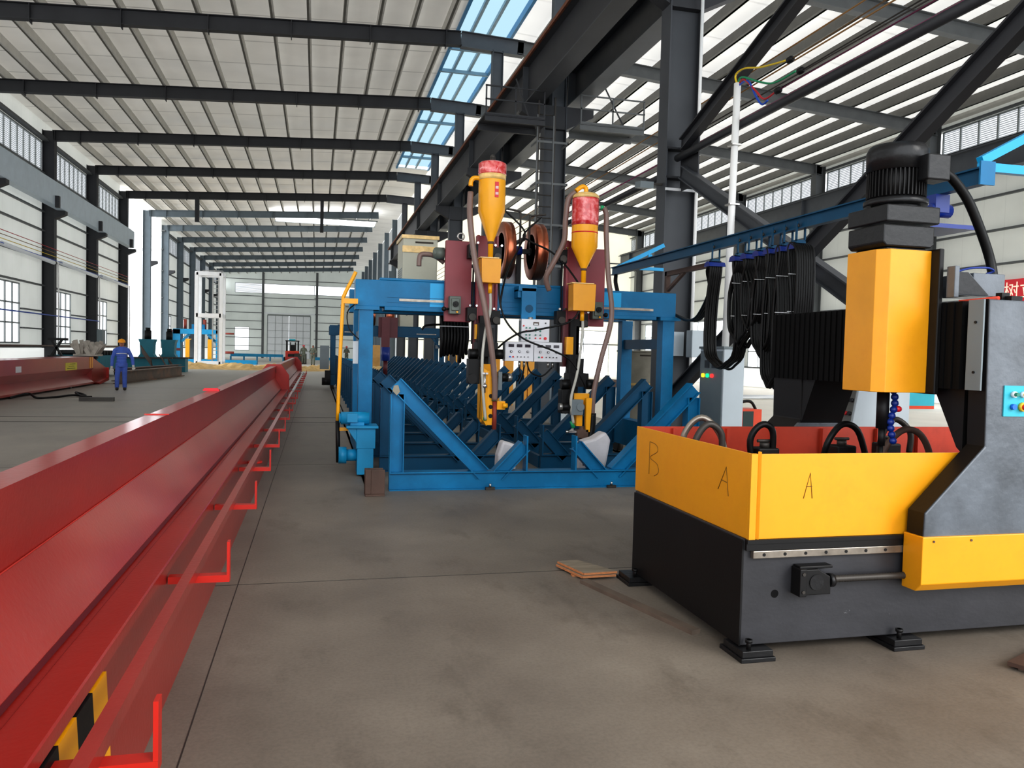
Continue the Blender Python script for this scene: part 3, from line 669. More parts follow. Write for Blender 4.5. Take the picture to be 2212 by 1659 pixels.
# ------------------------------------------------------------------ carriages
def carriage(label, lab2, xc, side, zh):
    """side -1: wide plate left of the column; +1: right of it"""
    y = GY
    t = thing('welding_carriage', label, 'welding carriage', (xc, y-.05, .5), 'maroon welding carriages')
    A = side < 0
    px0, px1 = (1.53, 1.86) if A else (3.32, 3.62)
    part('carriage_plate', MB().box(px0, px1, y-.12, y-.035, 1.87, 2.87), 'maroon', t, bev=.005)
    c0, c1 = (1.9, 2.17) if A else (3.05, 3.32)
    part('slide_column', MB().box(c0, c1, y-.2, y-.12, 1.9, 2.94).box(c0, c0+.03, y-.24, y-.2, 1.9, 2.94).box(c1-.03, c1, y-.24, y-.2, 1.9, 2.94), 'maroon', t, bev=.004)
    part('lower_slide', MB().box(c0-.02, c0+.1, y-.22, y-.14, 1.34 if not A else 1.5, 1.9).box(c0-.02, c0+.0, y-.26, y-.22, 1.34 if not A else 1.5, 1.9), 'maroon_d', t)
    part('rack_bar', MB().box(c0-.035, c0-.02, y-.17, y-.13, 1.6, 2.8), 'rubber', t)
    bx = [(c0-.05, 2.72), (c1-.02, 2.70), (c0-.05, 1.95), (c1-.02, 1.92)]
    for x, z in bx:
        g = part('guide_roller', MB().box(x-.06, x+.06, y-.25, y-.12, z-.07, z+.1), 'black', t, bev=.004)
        part('roller', MB().cyl((x, y-.29, z-.02), (x, y-.25, z-.02), .045, n=14), 'iron', g)
        for bx_ in (x+.05, x-.03): part('bolt', MB().cyl((bx_, y-.28, z+.12), (bx_, y-.24, z+.12), .015, n=8), 'chrome', g)
    gx = 1.64 if A else 3.49
    g = part('feed_gearbox', MB().box(gx-.07, gx+.07, y-.25, y-.12, 1.96, 2.18).box(gx-.05, gx+.05, y-.27, y-.25, 2.0, 2.15), 'olive', t, bev=.008)
    part('dial', MB().cyl((gx, y-.3, 2.08), (gx, y-.27, 2.08), .035, n=16).cyl((gx, y-.31, 2.08), (gx, y-.3, 2.08), .015, n=10), 'black', g)
    s = -1 if A else 1
    part('hand_knob', MB().cyl((gx+s*.07, y-.19, 2.02), (gx+s*.12, y-.19, 2.02), .015, n=8).ball((gx+s*.13, y-.19, 2.02), .03), 'black', g)
    part('brass_plug', MB().cyl((gx+.02, y-.275, 1.985), (gx+.02, y-.25, 1.985), .012, n=8), 'yellow2', g)
    if A:
        part('side_motor', MB().cyl((1.53, y+.02, 2.72), (1.42, y+.02, 2.72), .075, n=16).ball((1.42, y+.02, 2.72), .07, sc=(.5, 1, 1)), 'olive', t)
        part('lifting_eye', MB().tube([(1.72+.04*cos(a*pi/6), y-.08, 2.93+.04*sin(a*pi/6)) for a in range(12)], .012, 6, closed=True), 'steel', t)
    # torch assembly below
    tx = 2.0 if A else 3.17
    z0 = 0 if A else -.35
    k = part('torch_slide', MB().box(tx-.13, tx+.13, y-.5, y-.3, 1.45+z0, 1.62+z0).box(tx-.1, tx-.02, y-.45, y-.3, 1.55+z0, 1.85+z0).box(tx+.0, tx+.09, y-.42, y-.3, 1.5+z0, 1.8+z0).prism([(tx-.09, 1.85+z0), (tx+.03, 1.85+z0), (tx+.12, 1.5+z0), (tx-.12, 1.5+z0)], 'y', y-.36, y-.28), 'black', t)
    part('slide_motor', MB().cyl((tx-.23, y-.5, 1.48+z0), (tx-.12, y-.5, 1.48+z0), .06, n=14), 'rubber', k); part('slide_motor', MB().cyl((tx+.1, y-.5, 1.48+z0), (tx+.19, y-.5, 1.48+z0), .06, n=14), 'rubber', k)
    part('gear_housing', MB().box(tx-.24, tx-.1, y-.58, y-.42, 1.12+z0, 1.42+z0), 'rubber', k, bev=.01)
    part('slide_drum', MB().cyl((tx-.2, y-.62, 1.18+z0), (tx-.2, y-.58, 1.18+z0), .06, n=14), 'black', k)
    part('clamp_block', MB().box(tx-.12, tx-.03, y-.34, y-.24, 1.66 if A else 1.5, 1.84 if A else 1.72).box(tx+.02, tx+.06, y-.3, y-.24, 1.6 if A else 1.46, 1.98 if A else 1.86), 'yellow2', t)
    part('slide_spine', MB().box(tx-.06, tx+.06, y-.3, y-.2, 1.3+z0, 1.95), 'black', t)
    if A:
        h = part('torch_bracket', MB().prism([(1.93, 1.32), (1.985, 1.28), (1.985, .62), (1.93, .70)], 'y', y-.62, y-.3).box(1.985, 2.05, y-.62, y-.56, .63, 1.28).box(2.06, 2.12, y-.55, y-.5, .66, 1.3).box(1.93, 2.12, y-.5, y-.46, .66, 1.36), 'yellow2', t, bev=.003)
        for z in (.85, .98, .74): part('bracket_hole', MB().cyl((2.03, y-.626, z), (2.03, y-.62, z), .025, n=12), 'black', h)
        f = part('wire_feeder', MB().box(2.12, 2.17, y-.6, y-.45, 1.05, 1.27), 'cabgrey', h, bev=.005)
        part('feed_motor', MB().cyl((2.16, y-.53, 1.2), (2.25, y-.53, 1.2), .05, n=16), 'rubber', f); part('motor_cap', MB().cyl((2.25, y-.53, 1.2), (2.3, y-.53, 1.2), .05, n=16), 'steel', f)
        part('torch_nozzle', MB().cyl((2.08, y-.62, .92), (2.08, y-.62, .58), .027, n=12), 'redhose', h)
        part('nozzle_clamp', MB().box(2.1, 2.2, y-.66, y-.56, .82, .92).cyl((2.16, y-.68, .87), (2.22, y-.68, .87), .03, n=10), 'yellow2', h)
        part('shut_off_valve', MB().cyl((1.945, y-.66, 1.02), (1.945, y-.66, 1.26), .012, n=8).box(1.91, 1.98, y-.67, y-.65, 1.24, 1.26).ball((1.945, y-.66, 1.1), .03), 'chrome', h)
        part('tape_band', MB().cyl((2.07, y-.6, .99), (2.07, y-.6, .92), .036, n=12).cyl((1.96, y-.63, .73), (1.965, y-.63, .69), .022, n=10), 'green', h)
    else:
        h = part('torch_bracket', MB().box(3.1, 3.3, y-.55, y-.45, .88, 1.02).box(3.12, 3.2, y-.6, y-.45, .62, .88).prism([(3.22, .97), (3.3, .97), (3.28, .55), (3.23, .55)], 'y', y-.66, y-.6), 'yellow2', t, bev=.003)
        f = part('wire_feeder', MB().box(3.03, 3.18, y-.68, y-.58, .76, .95).cyl((3.14, y-.7, .86), (3.14, y-.68, .86), .05, n=16), 'cabgrey', h, bev=.005)
        part('feed_motor', MB().cyl((2.92, y-.63, .86), (3.03, y-.63, .86), .045, n=16), 'rubber', f); part('motor_cap', MB().cyl((2.88, y-.63, .86), (2.92, y-.63, .86), .045, n=16), 'steel', f)
        part('torch_nozzle', MB().cyl((3.18, y-.62, .62), (3.2, y-.62, .40), .03, n=12).box(3.12, 3.26, y-.66, y-.56, .48, .58), 'brownsteel', h)
        part('nozzle_arm', MB().box(3.02, 3.26, y-.64, y-.6, .54, .565).cyl((3.02, y-.62, .55), (2.98, y-.62, .55), .02, n=8), 'chrome', h)
        part('hose_sleeve', MB().tube(spline([(3.33, y-.6, .78), (3.325, y-.6, .6), (3.29, y-.6, .42)], 4), .045, 12), 'rubber', h)
        part('tape_band', MB().cyl((3.05, y-.62, .68), (3.08, y-.62, .60), .025, n=10), 'green', h)
    return t
carriage('maroon welding carriage on the left half of the blue beam', '', 1.95, -1, 0)
carriage('maroon welding carriage on the right half of the blue beam', '', 3.2, 1, 0)
def hopper(cx, cy, zs, label, wrap):
    r = .162
    t = thing('flux_hopper', label, 'hopper', (cx, cy, zs), 'yellow flux hoppers')
    zt, zc = zs+1.1 if wrap == 'top' else zs+1.08, zs+.55 if wrap == 'top' else zs+.46
    prof = [(.032, 0), (.032, .19), (r, zc-zs), (r, zt-zs), (r*.98, zt-zs+.01)]
    part('hopper_body', MB().lathe(prof, (cx, cy, zs), 32), 'yellow2', t)
    part('neck_ring', MB().lathe([(.036, .17), (.04, .18), (.036, .2)], (cx, cy, zs), 20), 'brownsteel', t)
    if wrap == 'top':
        part('lid_wrap', MB().lathe([(r*1.02, zt-zs-.12), (r*1.05, zt-zs-.1), (r*1.05, zt-zs+.015), (r*.9, zt-zs+.035)], (cx, cy, zs), 32), 'redwrap', t, label='red film wrapped around the lid')
        part('film_skirt', MB().lathe([(r*1.015, zt-zs-.18), (r*1.03, zt-zs-.11)], (cx, cy, zs), 32), 'film', t)
        part('vent', MB().cyl((cx+.0, cy, zt), (cx, cy, zt+.1), .035, n=14).ball((cx, cy, zt+.1), .035), 'iron', t)
        part('inlet_elbow', MB().tube(spline([(cx-.14, cy, zt-.16), (cx-.22, cy, zt-.16), (cx-.255, cy, zt-.2), (cx-.26, cy, zt-.26)], 4), .028, 10), 'yellow2', t)
        part('warning_sticker', MB().box(cx+.0, cx+.045, cy-r-.006, cy-r+.004, zs+.7, zs+.88), 'stick', t, label='red sticker')
        for q in range(6): part('sticker_mark', MB().box(cx+.008+.012*(q % 3), cx+.016+.012*(q % 3), cy-r-.008, cy-r-.006, zs+.73+.07*(q//3), zs+.76+.07*(q//3)), 'white', t)
    else:
        part('lid_wrap', MB().lathe([(r*1.02, zt-zs-.36), (r*1.035, zt-zs-.3), (r*1.035, zt-zs-.05), (r*1.02, zt-zs-.03)], (cx, cy, zs), 32), 'redwrap', t, label='red and clear film wrapped around the body')
        part('lid', MB().lathe([(r*1.04, zt-zs-.03), (r*1.04, zt-zs+.0), (r*.8, zt-zs+.035), (.02, zt-zs+.05)], (cx, cy, zs), 32), 'film', t)
        part('red_band', MB().lathe([(r*1.012, zt-zs-.455), (r*1.012, zt-zs-.442)], (cx, cy, zs), 32), 'stick', t)
        part('inlet_elbow', MB().tube(spline([(cx+.0, cy, zt+.04), (cx, cy, zt+.1), (cx-.05, cy, zt+.12), (cx-.13, cy, zt+.06)], 4), .028, 10), 'yellow2', t)
        part('outlet_pipe', MB().tube(spline([(cx+.15, cy, zt-.12), (cx+.25, cy, zt-.12)], 3), .022, 10), 'hose_clear', t)
        part('tape_band', MB().cyl((cx+.19, cy, zt-.12), (cx+.235, cy, zt-.12), .028, n=12), 'green', t)
    return t
hopper(2.01, 9.3, 2.63, 'tall yellow flux hopper with red film on top, the left one', 'top')
hopper(3.195, 9.3, 2.37, 'yellow flux hopper wrapped in red film, the right one', 'side')
def fbox(x0, x1, z0, z1, label):
    t = thing('feed_box', label, 'feed box', ((x0+x1)/2, 9.3, z0), 'yellow feed boxes')
    xc = (x0+x1)/2
    part('box_body', MB().prism([(x0, z1), (x1, z1), (x1-.01, z0), (x0+.005, z0)], 'y', 9.2, 9.4), 'yellow', t, bev=.004)
    part('outlet_spout', MB().cyl((xc+.01, 9.3, z0), (xc+.01, 9.3, z0-.12), .026, n=12), 'yellow2', t)
    part('film_strip', MB().box(x0-.02, x1-.03, 9.19, 9.41, z1, z1+.012), 'film', t)
fbox(1.885, 2.125, 2.33, 2.62, 'yellow steel feed box under the left hopper')
fbox(3.035, 3.33, 2.04, 2.37, 'yellow steel feed box under the right hopper')
def hose(name, pts, r, m, label, cat='hose', group=None, n=8, k=6):
    return solo(name, MB().tube(spline(pts, k), r, n), m, label, cat, group)
hose('flux_hose', [(1.75, 9.3, 3.4), (1.74, 9.25, 3.1), (1.8, 9.2, 2.6), (1.91, 9.15, 2.1), (2.0, 9.13, 1.62), (2.06, 9.14, 1.2), (2.07, 9.15, .93)], .036, 'hose', 'brown hose crossing down from the left hopper inlet to its torch', group='flux hoses')
hose('feed_tube', [(2.02, 9.3, 2.22), (2.01, 9.24, 2.0), (1.95, 9.2, 1.75), (1.91, 9.16, 1.4), (1.93, 9.15, 1.0), (1.965, 9.15, .7)], .018, 'hose_clear', 'thin clear tube from the left feed box to its torch', group='feed tubes')
hose('flux_hose', [(3.43, 9.3, 3.33), (3.47, 9.3, 3.25), (3.47, 9.28, 3.0), (3.5, 9.25, 2.5), (3.55, 9.22, 1.98), (3.42, 9.2, 1.45), (3.34, 9.2, 1.05), (3.325, 9.2, .76)], .034, 'hose', 'brown hose hanging down from the right hopper outlet to its torch', group='flux hoses')
hose('flux_hose', [(3.06, 9.3, 3.5), (2.98, 9.33, 3.4), (2.96, 9.36, 3.15), (2.96, 9.4, 2.9), (2.84, 9.45, 2.62), (2.77, 9.5, 2.45), (2.83, 9.55, 2.3)], .034, 'hose', 'brown hose curving from the right hopper lid behind the carriage', group='flux hoses')
hose('feed_tube', [(3.2, 9.3, 1.93), (3.18, 9.24, 1.75), (3.12, 9.2, 1.3), (3.03, 9.14, 1.0), (3.03, 9.14, .85), (3.07, 9.16, .66)], .018, 'hose_clear', 'thin clear tube from the right feed box to its torch', group='feed tubes')
hose('suction_pipe', [(1.55, 9.92, 2.62), (1.42, 9.92, 2.7), (1.27, 9.92, 2.71), (1.235, 9.92, 2.66), (1.23, 9.92, 2.56)], .032, 'hose', 'bent brown suction pipe sticking out left of the left carriage')
hose('control_cable', [(2.15, 9.42, 2.6), (2.13, 9.3, 2.2), (2.2, 9.25, 1.9), (2.42, 9.22, 1.68), (2.8, 9.2, 1.54), (3.03, 9.2, 1.42), (3.19, 9.2, 1.18), (3.24, 9.22, 1.08)], .012, 'rubber', 'thin black cable sweeping across the front of the white control boxes', 'cable', 'black control cables')
hose('control_cable', [(2.86, 10.1, 3.3), (2.6, 10.0, 3.05), (2.66, 9.9, 2.95), (2.92, 9.6, 2.75), (3.13, 9.25, 2.35), (3.14, 9.22, 2.1), (3.0, 9.2, 1.9), (2.6, 9.22, 1.79), (2.4, 9.25, 1.75), (2.25, 9.3, 1.66), (2.15, 9.38, 1.56)], .012, 'rubber', 'black cable looping from the wire spools round the right carriage', 'cable', 'black control cables')
hose('control_cable', [(2.36, 10.1, 3.36), (2.62, 10.05, 3.1), (2.55, 10.0, 2.9), (2.33, 9.7, 2.55), (2.22, 9.5, 2.3), (2.18, 9.45, 2.1)], .012, 'rubber', 'black cable crossing between the spools down to the left carriage', 'cable', 'black control cables')
# ------------------------------------------------------------------ control boxes on the beam
t = thing('panel_hanger', 'blue bracket with a round hole holding the control boxes', 'bracket', (2.58, 9.7, 1.9))
part('hanger_plate', MB().box(2.48, 2.67, 9.56, 9.6, 1.9, 2.32), 'blue', t, bev=.004)
part('hook', MB().box(2.44, 2.67, 9.56, 9.8, 2.28, 2.34).box(2.44, 2.5, 9.6, 9.8, 2.2, 2.3), 'blue', t)
part('hole', MB().cyl((2.58, 9.555, 2.06), (2.58, 9.56, 2.06), .05, n=20), 'blue_d', t)
def cbox(name, x0, x1, z0, z1, label, grp=None):
    t = thing(name, label, 'control box', ((x0+x1)/2, 9.5, z0), grp)
    part('housing', MB().box(x0, x1, 9.42, 9.56, z0, z1), 'whitebox', t, bev=.004)
    part('side_strip', MB().box(x0-.004, x0, 9.44, 9.54, z0+.02, z1-.02), 'cabgrey', t)  # darker grey strip on the left side
    return t
def knobs(t, items, y=9.42):
    for nm, x, z, r, m in items: part(nm, MB().cyl((x, y, z), (x, y-.018, z), r, n=12), m, t)
t = cbox('control_box', 2.45, 2.81, 1.645, 1.925, 'white control box with buttons and red emergency stop under the bracket')
part('meter', MB().box(2.6, 2.67, 9.414, 9.42, 1.85, 1.89), 'brownsteel', t); part('meter_face', MB().box(2.61, 2.66, 9.412, 9.414, 1.855, 1.872), 'white', t)
knobs(t, [('stop_button', 2.755, 1.69, .018, 'redbtn'), ('pilot_lamp', 2.475, 1.84, .009, 'redbtn'), ('key_switch', 2.755, 1.88, .008, 'dkbtn')])
for i, x in enumerate((2.51, 2.555, 2.63, 2.69)):
    for j, z in enumerate((1.815, 1.78, 1.73, 1.69)):
        if i == 3 and j == 0: continue
        knobs(t, [('push_button', x, z, .009, 'redbtn' if (i < 2 and j == 1) or (i > 1 and j == 3) else 'grnbtn')])
part('cable_gland', MB().cyl((2.58, 9.49, 1.925), (2.58, 9.49, 1.95), .03, n=12), 'steel', t)
for q, (x0, lab) in enumerate(((2.25, 'white welding controller with three displays, the left of two'), (2.62, 'white welding controller with three displays, the right of two'))):
    t = cbox('welding_controller', x0, x0+.362, 1.40, 1.643, lab, 'white welding controllers')
    for i in range(3):
        x = x0+.075+.105*i
        part('display', MB().box(x-.035, x+.035, 9.414, 9.42, 1.575, 1.61), 'display', t)
        knobs(t, [('knob', x, 1.52, .014, 'dkbtn')]); part('knob_cap', MB().cyl((x, 9.404, 1.52), (x, 9.40, 1.52), .009, n=10), 'whitebox', t)
    knobs(t, [('switch', x0+.06, 1.455, .01, 'bluebtn' if q == 0 else 'grnbtn'), ('switch', x0+.1, 1.455, .01, 'redbtn')] + [('socket', x0+.155+.045*i, 1.455, .006, 'dkbtn') for i in range(4)])
    for i in range(2): part('plug', MB().cyl((x0+.2+.06*i, 9.48, 1.40), (x0+.2+.06*i, 9.48, 1.33), .016, n=10), 'steel', t)
for i, pts in enumerate(([(2.45, 9.48, 1.33), (2.46, 9.46, 1.24), (2.44, 9.5, 1.15)], [(2.51, 9.48, 1.33), (2.5, 9.5, 1.22), (2.47, 9.55, 1.12)], [(2.55, 9.5, 1.4), (2.6, 9.5, 1.27), (2.75, 9.5, 1.22), (2.88, 9.5, 1.33)])):
    hose('control_cable', pts, .01, 'rubber', ['black lead hanging under the left plug of the left controller', 'black lead hanging under the right plug of the left controller', 'slack black lead looping under both controllers'][i], 'cable', 'black control cables')
# ================================================================== THINGS ON THE NEAR GANTRY
def cabinet_beige(x0, x1, y0, y1, z0, z1, label, m='beige', detail=True):
    t = thing('power_cabinet', label, 'cabinet', ((x0+x1)/2, (y0+y1)/2, z0), 'beige power cabinets')
    part('housing', MB().box(x0, x1, y0, y1, z0, z1), m, t, bev=.01)
    part('lid', MB().box(x0-.015, x1+.015, y0-.015, y1+.015, z1, z1+.025), m, t)
    if detail:
        b = MB()
        for i in range(7): b.box(x0-.004, x0, y0+.1, y1-.1, z0+.1+.03*i, z0+.115+.03*i)
        part('louvre', b, 'cabgrey', t)
    part('dial', MB().cyl(((x0+x1)/2, y0-.02, z0+(z1-z0)*.62), ((x0+x1)/2, y0, z0+(z1-z0)*.62), .03, n=14), 'black', t)
    part('name_strip', MB().box(x0+(x1-x0)*.35, x1-.06, y0-.004, y0, z1-.07, z1-.045), 'labeltext', t)
    return t
t = cabinet_beige(1.14, 1.62, 11.0, 11.75, 2.357, 3.06, 'large beige power cabinet in torn film on the left of the near gantry deck')
part('film_strip', MB().box(1.13, 1.63, 10.985, 11.0, 2.86, 2.95).box(1.12, 1.64, 10.98, 11.76, 3.05, 3.1), 'film', t)
def spool(x, y, z, r, w, label, grp):
    t = thing('wire_spool', label, 'wire spool', (x, y, z-r), grp)
    part('copper_coil', MB().lathe([(r*.62, -w/2), (r*.97, -w/2), (r, -w/2+.01), (r, w/2-.01), (r*.97, w/2), (r*.62, w/2), (r*.62, -w/2)], (x, y, z), 40, 'x'), 'copper', t)
    b = MB()
    for k in range(4): a = k*pi/2+.4; b.obox((x, y, z), (x, y+r*.64*cos(a), z+r*.64*sin(a)), .05, .03, up=(1, 0, 0))
    part('spider', b.cyl((x-w/2-.02, y, z), (x+w/2+.02, y, z), .05, n=14), 'black', t)
    return t
spool(2.45, 10.4, 2.88, .38, .13, 'copper welding wire spool behind the left hopper', 'near copper wire spools')
spool(2.88, 10.4, 2.88, .38, .15, 'copper welding wire spool between the ladder column and the hoppers', 'near copper wire spools')
t = thing('spool_stand', 'black spool stand with a bent tube arm between the copper spools', 'stand', (2.66, 10.4, 2.36))
part('stand_post', MB().box(2.63, 2.69, 10.45, 10.52, 2.36, 2.95).box(2.5, 2.82, 10.36, 10.44, 2.85, 2.91), 'black', t)
part('stand_arm', MB().tube(spline([(2.73, 10.2, 2.9), (2.73, 10.2, 3.28), (2.76, 10.2, 3.33), (2.95, 10.2, 3.36)], 4), .014, 8).tube(spline([(2.6, 10.2, 2.9), (2.6, 10.2, 3.33), (2.57, 10.2, 3.38), (2.42, 10.2, 3.4)], 4), .014, 8), 'iron', t)
part('brake_motor', MB().cyl((2.54, 10.34, 2.88), (2.66, 10.34, 2.88), .06, n=14), 'bluehose', t)
solo('wire_drum', MB().lathe([(.11, 0), (.12, .02), (.12, .36), (.1, .38)], (2.62, 10.75, 2.357), 24), 'bag', 'pale drum standing between the copper spools on the deck', 'drum')
t = thing('cable_bundle', 'bundle of black cables hanging in loops below the left carriage', 'cable bundle', (1.8, 10.6, 1.4))
random.seed(5)
for i in range(9):
    x = 1.63+.043*i; zb = 1.36+.12*random.random()
    part('cable_loop', MB().tube(spline([(x, 10.55, 1.98), (x+.01, 10.52, 1.7), (x, 10.55, zb+.08), (x+.01, 10.6, zb), (x+.02, 10.66, zb+.1), (x, 10.62, 1.98)], 5), .022, 7), 'rubber', t)
part('cable_tie', MB().box(1.6, 2.0, 10.5, 10.515, 1.83, 1.845), 'white', t)
hose('control_cable', [(1.64, 10.55, 1.86), (1.42, 10.5, 1.84), (1.36, 10.5, 1.78)], .014, 'rubber', 'short black cable end left of the hanging cable bundle', 'cable', 'black control cables')
t = thing('angle_bracket', 'rust brown angle bracket on the right end of the near gantry', 'bracket', (4.6, 9.4, 2.36))
part('arm_post', MB().box(4.6, 4.66, 9.93, 9.99, 2.357, 2.66), 'brownsteel', t)
part('arm_bar', MB().box(4.6, 4.66, 8.75, 9.99, 2.6, 2.66), 'brownsteel', t)
part('arm_strut', MB().obox((4.63, 9.95, 2.4), (4.63, 9.45, 2.61), .04, .04), 'brownsteel', t)
# far gantry fittings
cabinet_beige(.85, 1.3, 29.6, 30.1, 2.386, 3.1, 'beige power cabinet standing on the left of the far gantry', detail=False)
cabinet_beige(3.0, 3.5, 29.6, 30.1, 2.386, 3.1, 'beige power cabinet standing on the right of the far gantry', detail=False)
spool(2.0, 30.6, 2.82, .42, .3, 'copper wire spool on the far gantry, left of its grey post', 'far copper wire spools')
spool(2.7, 30.6, 2.82, .42, .3, 'copper wire spool on the far gantry, right of its grey post', 'far copper wire spools')
t = thing('welding_carriage', 'dark maroon welding carriage with blue torch on the far gantry', 'welding carriage', (2.5, 29.3, .9), 'maroon welding carriages')
part('slide_column', MB().box(2.3, 2.6, 29.2, 29.45, 1.3, 2.7), 'maroon_d', t); part('carriage_plate', MB().box(2.2, 2.9, 29.38, 29.46, 1.95, 2.7), 'maroon_d', t)
part('torch_body', MB().cyl((2.45, 29.1, 1.6), (2.45, 29.1, 1.1), .16, n=14).box(2.3, 2.6, 29.0, 29.2, 1.1, 1.6), 'bluehose', t)
part('torch_nozzle', MB().cyl((2.45, 29.1, 1.1), (2.45, 29.1, .6), .08, n=12), 'maroon_d', t)
# ================================================================== FESTOON
FX = 4.4
t = thing('festoon_track', 'dark blue festoon track beam running from the gantry to the drilling machine', 'track beam', (FX, 8, 2.73))
part('track_beam', MB().hsec((FX, 4.47, 2.79), (FX, 11.45, 2.79), .12, .075, tf=.012, tw=.01), 'blue_d', t)
part('end_plate', MB().box(FX-.06, FX+.06, 4.46, 4.475, 2.72, 2.88), 'blue', t)
part('near_bracket', MB().obox((FX+.02, 4.55, 2.9), (5.28, 4.6, 3.34), .05, .06).obox((FX+.02, 4.55, 2.86), (5.28, 4.6, 2.88), .05, .06).box(5.22, 5.26, 4.5, 4.7, 2.7, 3.5), 'blue_b', t)
part('far_bracket', MB().obox((FX, 11.4, 2.82), (5.24, 11.45, 3.24), .05, .06).obox((4.85, 11.45, 2.86), (5.24, 11.45, 2.86), .05, .05).obox((5.0, 11.42, 3.08), (5.0, 11.42, 2.9), .04, .06), 'blue_b', t)
def trolley(y, k, label):
    t = thing('cable_trolley', label, 'cable trolley', (FX, y, 2.5), 'blue cable trolleys')
    part('hanger', MB().box(FX-.05, FX-.04, y-.03, y-.005, 2.62, 2.8).box(FX+.04, FX+.05, y-.03, y-.005, 2.62, 2.8).box(FX-.05, FX+.05, y-.03, y+.03, 2.6, 2.63), 'blue_d', t)
    for x in (FX-.045, FX+.025): part('roller', MB().cyl((x, y-.015, 2.76), (x+.02, y-.015, 2.76), .022, n=10), 'iron', t)
    part('saddle', MB().prism([(y-.07, 2.54), (y-.05, 2.585), (y, 2.6), (y+.05, 2.585), (y+.07, 2.54)], 'x', FX-.1, FX+.1), 'bluehose', t)
TY = [8.22, 7.66, 7.44, 7.2, 7.0, 6.8, 6.6]
for k, y in enumerate(TY): trolley(y, k, 'small blue cable trolley hanging under the festoon track, %s from the gantry end' % ORD[k])
t = thing('cable_trolley', 'blue cable trolley and tray at the near end of the track behind the motor', 'cable trolley', (FX, 4.95, 2.4), 'blue cable trolleys')
part('hanger', MB().box(FX-.06, FX+.06, 4.85, 4.95, 2.6, 2.73).cyl((FX-.08, 4.9, 2.62), (FX+.1, 4.9, 2.62), .05, n=14), 'bluehose', t)
part('tray', MB().box(FX-.2, FX+.2, 4.75, 5.1, 2.47, 2.5).box(FX-.2, FX-.19, 4.75, 5.1, 2.47, 2.56), 'bluehose', t)
t = thing('festoon_cable', 'thick bundle of black cables hanging in loops from the blue track', 'cable bundle', (FX, 7.4, 1.3))
random.seed(11)
def loop(y0, y1, zb, n, spread):
    for i in range(n):
        dx = (i-(n-1)/2)*.026; w = spread*(.7+.6*random.random()); dz = .06*random.random()
        z0 = 2.6; ym = (y0+y1)/2
        pts = [(FX+dx, y0, z0), (FX+dx, y0-.03, z0-.1), (FX+dx, y0+.02+w, (z0+zb)/2+.1), (FX+dx, y0+.02+w*.8, zb+.22), (FX+dx, ym+(y0-ym)*.5, zb+.05+dz), (FX+dx, ym, zb+dz),
               (FX+dx, ym+(y1-ym)*.5, zb+.05+dz), (FX+dx, y1-.02-w*.8, zb+.22), (FX+dx, y1-.02-w, (z0+zb)/2+.1), (FX+dx, y1+.03, z0-.1), (FX+dx, y1, z0)]
        part('cable_loop', MB().tube(spline(pts, 4), .0145, 7), 'rubber', t)
    for zz in (2.3, 1.95):
        part('cable_tie', MB().box(FX-.07-.026*n/3, FX+.07+.02*n/3, y1-.06, y1-.052, zz, zz+.006), 'white', t)
for (a, b_, zb, n, s) in ((TY[0], TY[1], 1.36, 6, .03), (TY[1], TY[2], 1.62, 6, .10), (TY[2], TY[3], 1.78, 7, .02), (TY[3], TY[4], 1.5, 7, .03), (TY[4], TY[5], 1.2, 8, .01), (TY[5], TY[6], 1.3, 8, .02)): loop(a, b_, zb, n, s)
for i in range(8):
    dx = (i-3.5)*.025
    part('cable_drop', MB().tube(spline([(FX+dx, TY[6], 2.6), (FX+dx, TY[6]-.1, 2.5), (FX+dx, TY[6]-.12, 2.1), (FX+dx, TY[6]-.1, 1.6), (FX+dx-.1, 6.1, 1.2)], 4), .0145, 7), 'rubber', t)
for i in range(4):
    dx = (i-1.5)*.028
    part('cable_run', MB().tube(spline([(FX+dx, 8.24, 2.6), (FX+dx, 8.32, 2.5), (FX+dx+.1, 8.45, 2.28), (4.62+dx, 8.95, 2.02), (4.7+dx, 9.4, 1.98), (4.72, 9.9, 2.08)], 5), .017, 7), 'rubber', t)
part('cable_run', MB().tube(spline([(FX, 11.3, 2.72), (FX-.04, 11.2, 2.6), (FX-.02, 11.15, 2.42), (FX-.06, 11.2, 2.36)], 5), .03, 8), 'rubber', t)
# ================================================================== TUBES AND BRACES IN THE MIDDLE ROW
def tie_tube(y0, y1, lab, xt=5.42): solo('tie_tube', MB().cyl((xt, y0, 4.6), (xt, y1, 4.6), .055, n=14), 'dark', lab, 'steel tube', 'tubes between the middle columns')
for k, (a, b_) in enumerate(((4.85, 11.45), (11.85, 18.45), (18.85, 25.45), (25.85, 32.45))):
    tie_tube(a, b_, ['round dark steel tube between the massive column and the drilling machine end', 'round dark steel tube between the massive column and the ladder column', 'round dark steel tube just behind the ladder column', 'round dark steel tube furthest back in the middle row'][k], 5.72 if k == 1 else 5.42)
t = thing('cross_brace', 'pair of crossed dark steel braces behind the festoon cables', 'brace', (5.4, 8, .5), 'dark steel braces')
part('brace_bar', MB().hsec((5.45, 11.3, 4.36), (5.45, 4.84, .95), .2, .12), 'dark2', t); part('brace_bar', MB().hsec((5.36, 4.84, 4.4), (5.36, 11.45, .78), .2, .12), 'dark', t)
t = thing('cross_brace', 'dark steel brace rising from the massive column towards the top right', 'brace', (5.4, 8, 4.7), 'dark steel braces')
part('brace_bar', MB().hsec((5.45, 11.3, 4.78), (5.45, 4.75, 7.0), .2, .14), 'dark', t)
t = thing('conduit_pipe', 'tall white plastic conduit with loose coloured wires at its top', 'pipe', (5.18, 9.32, 1.65))
part('pipe', MB().cyl((5.18, 9.32, 1.65), (5.3, 9.46, 5.1), .046, n=12), 'pipe_w', t)
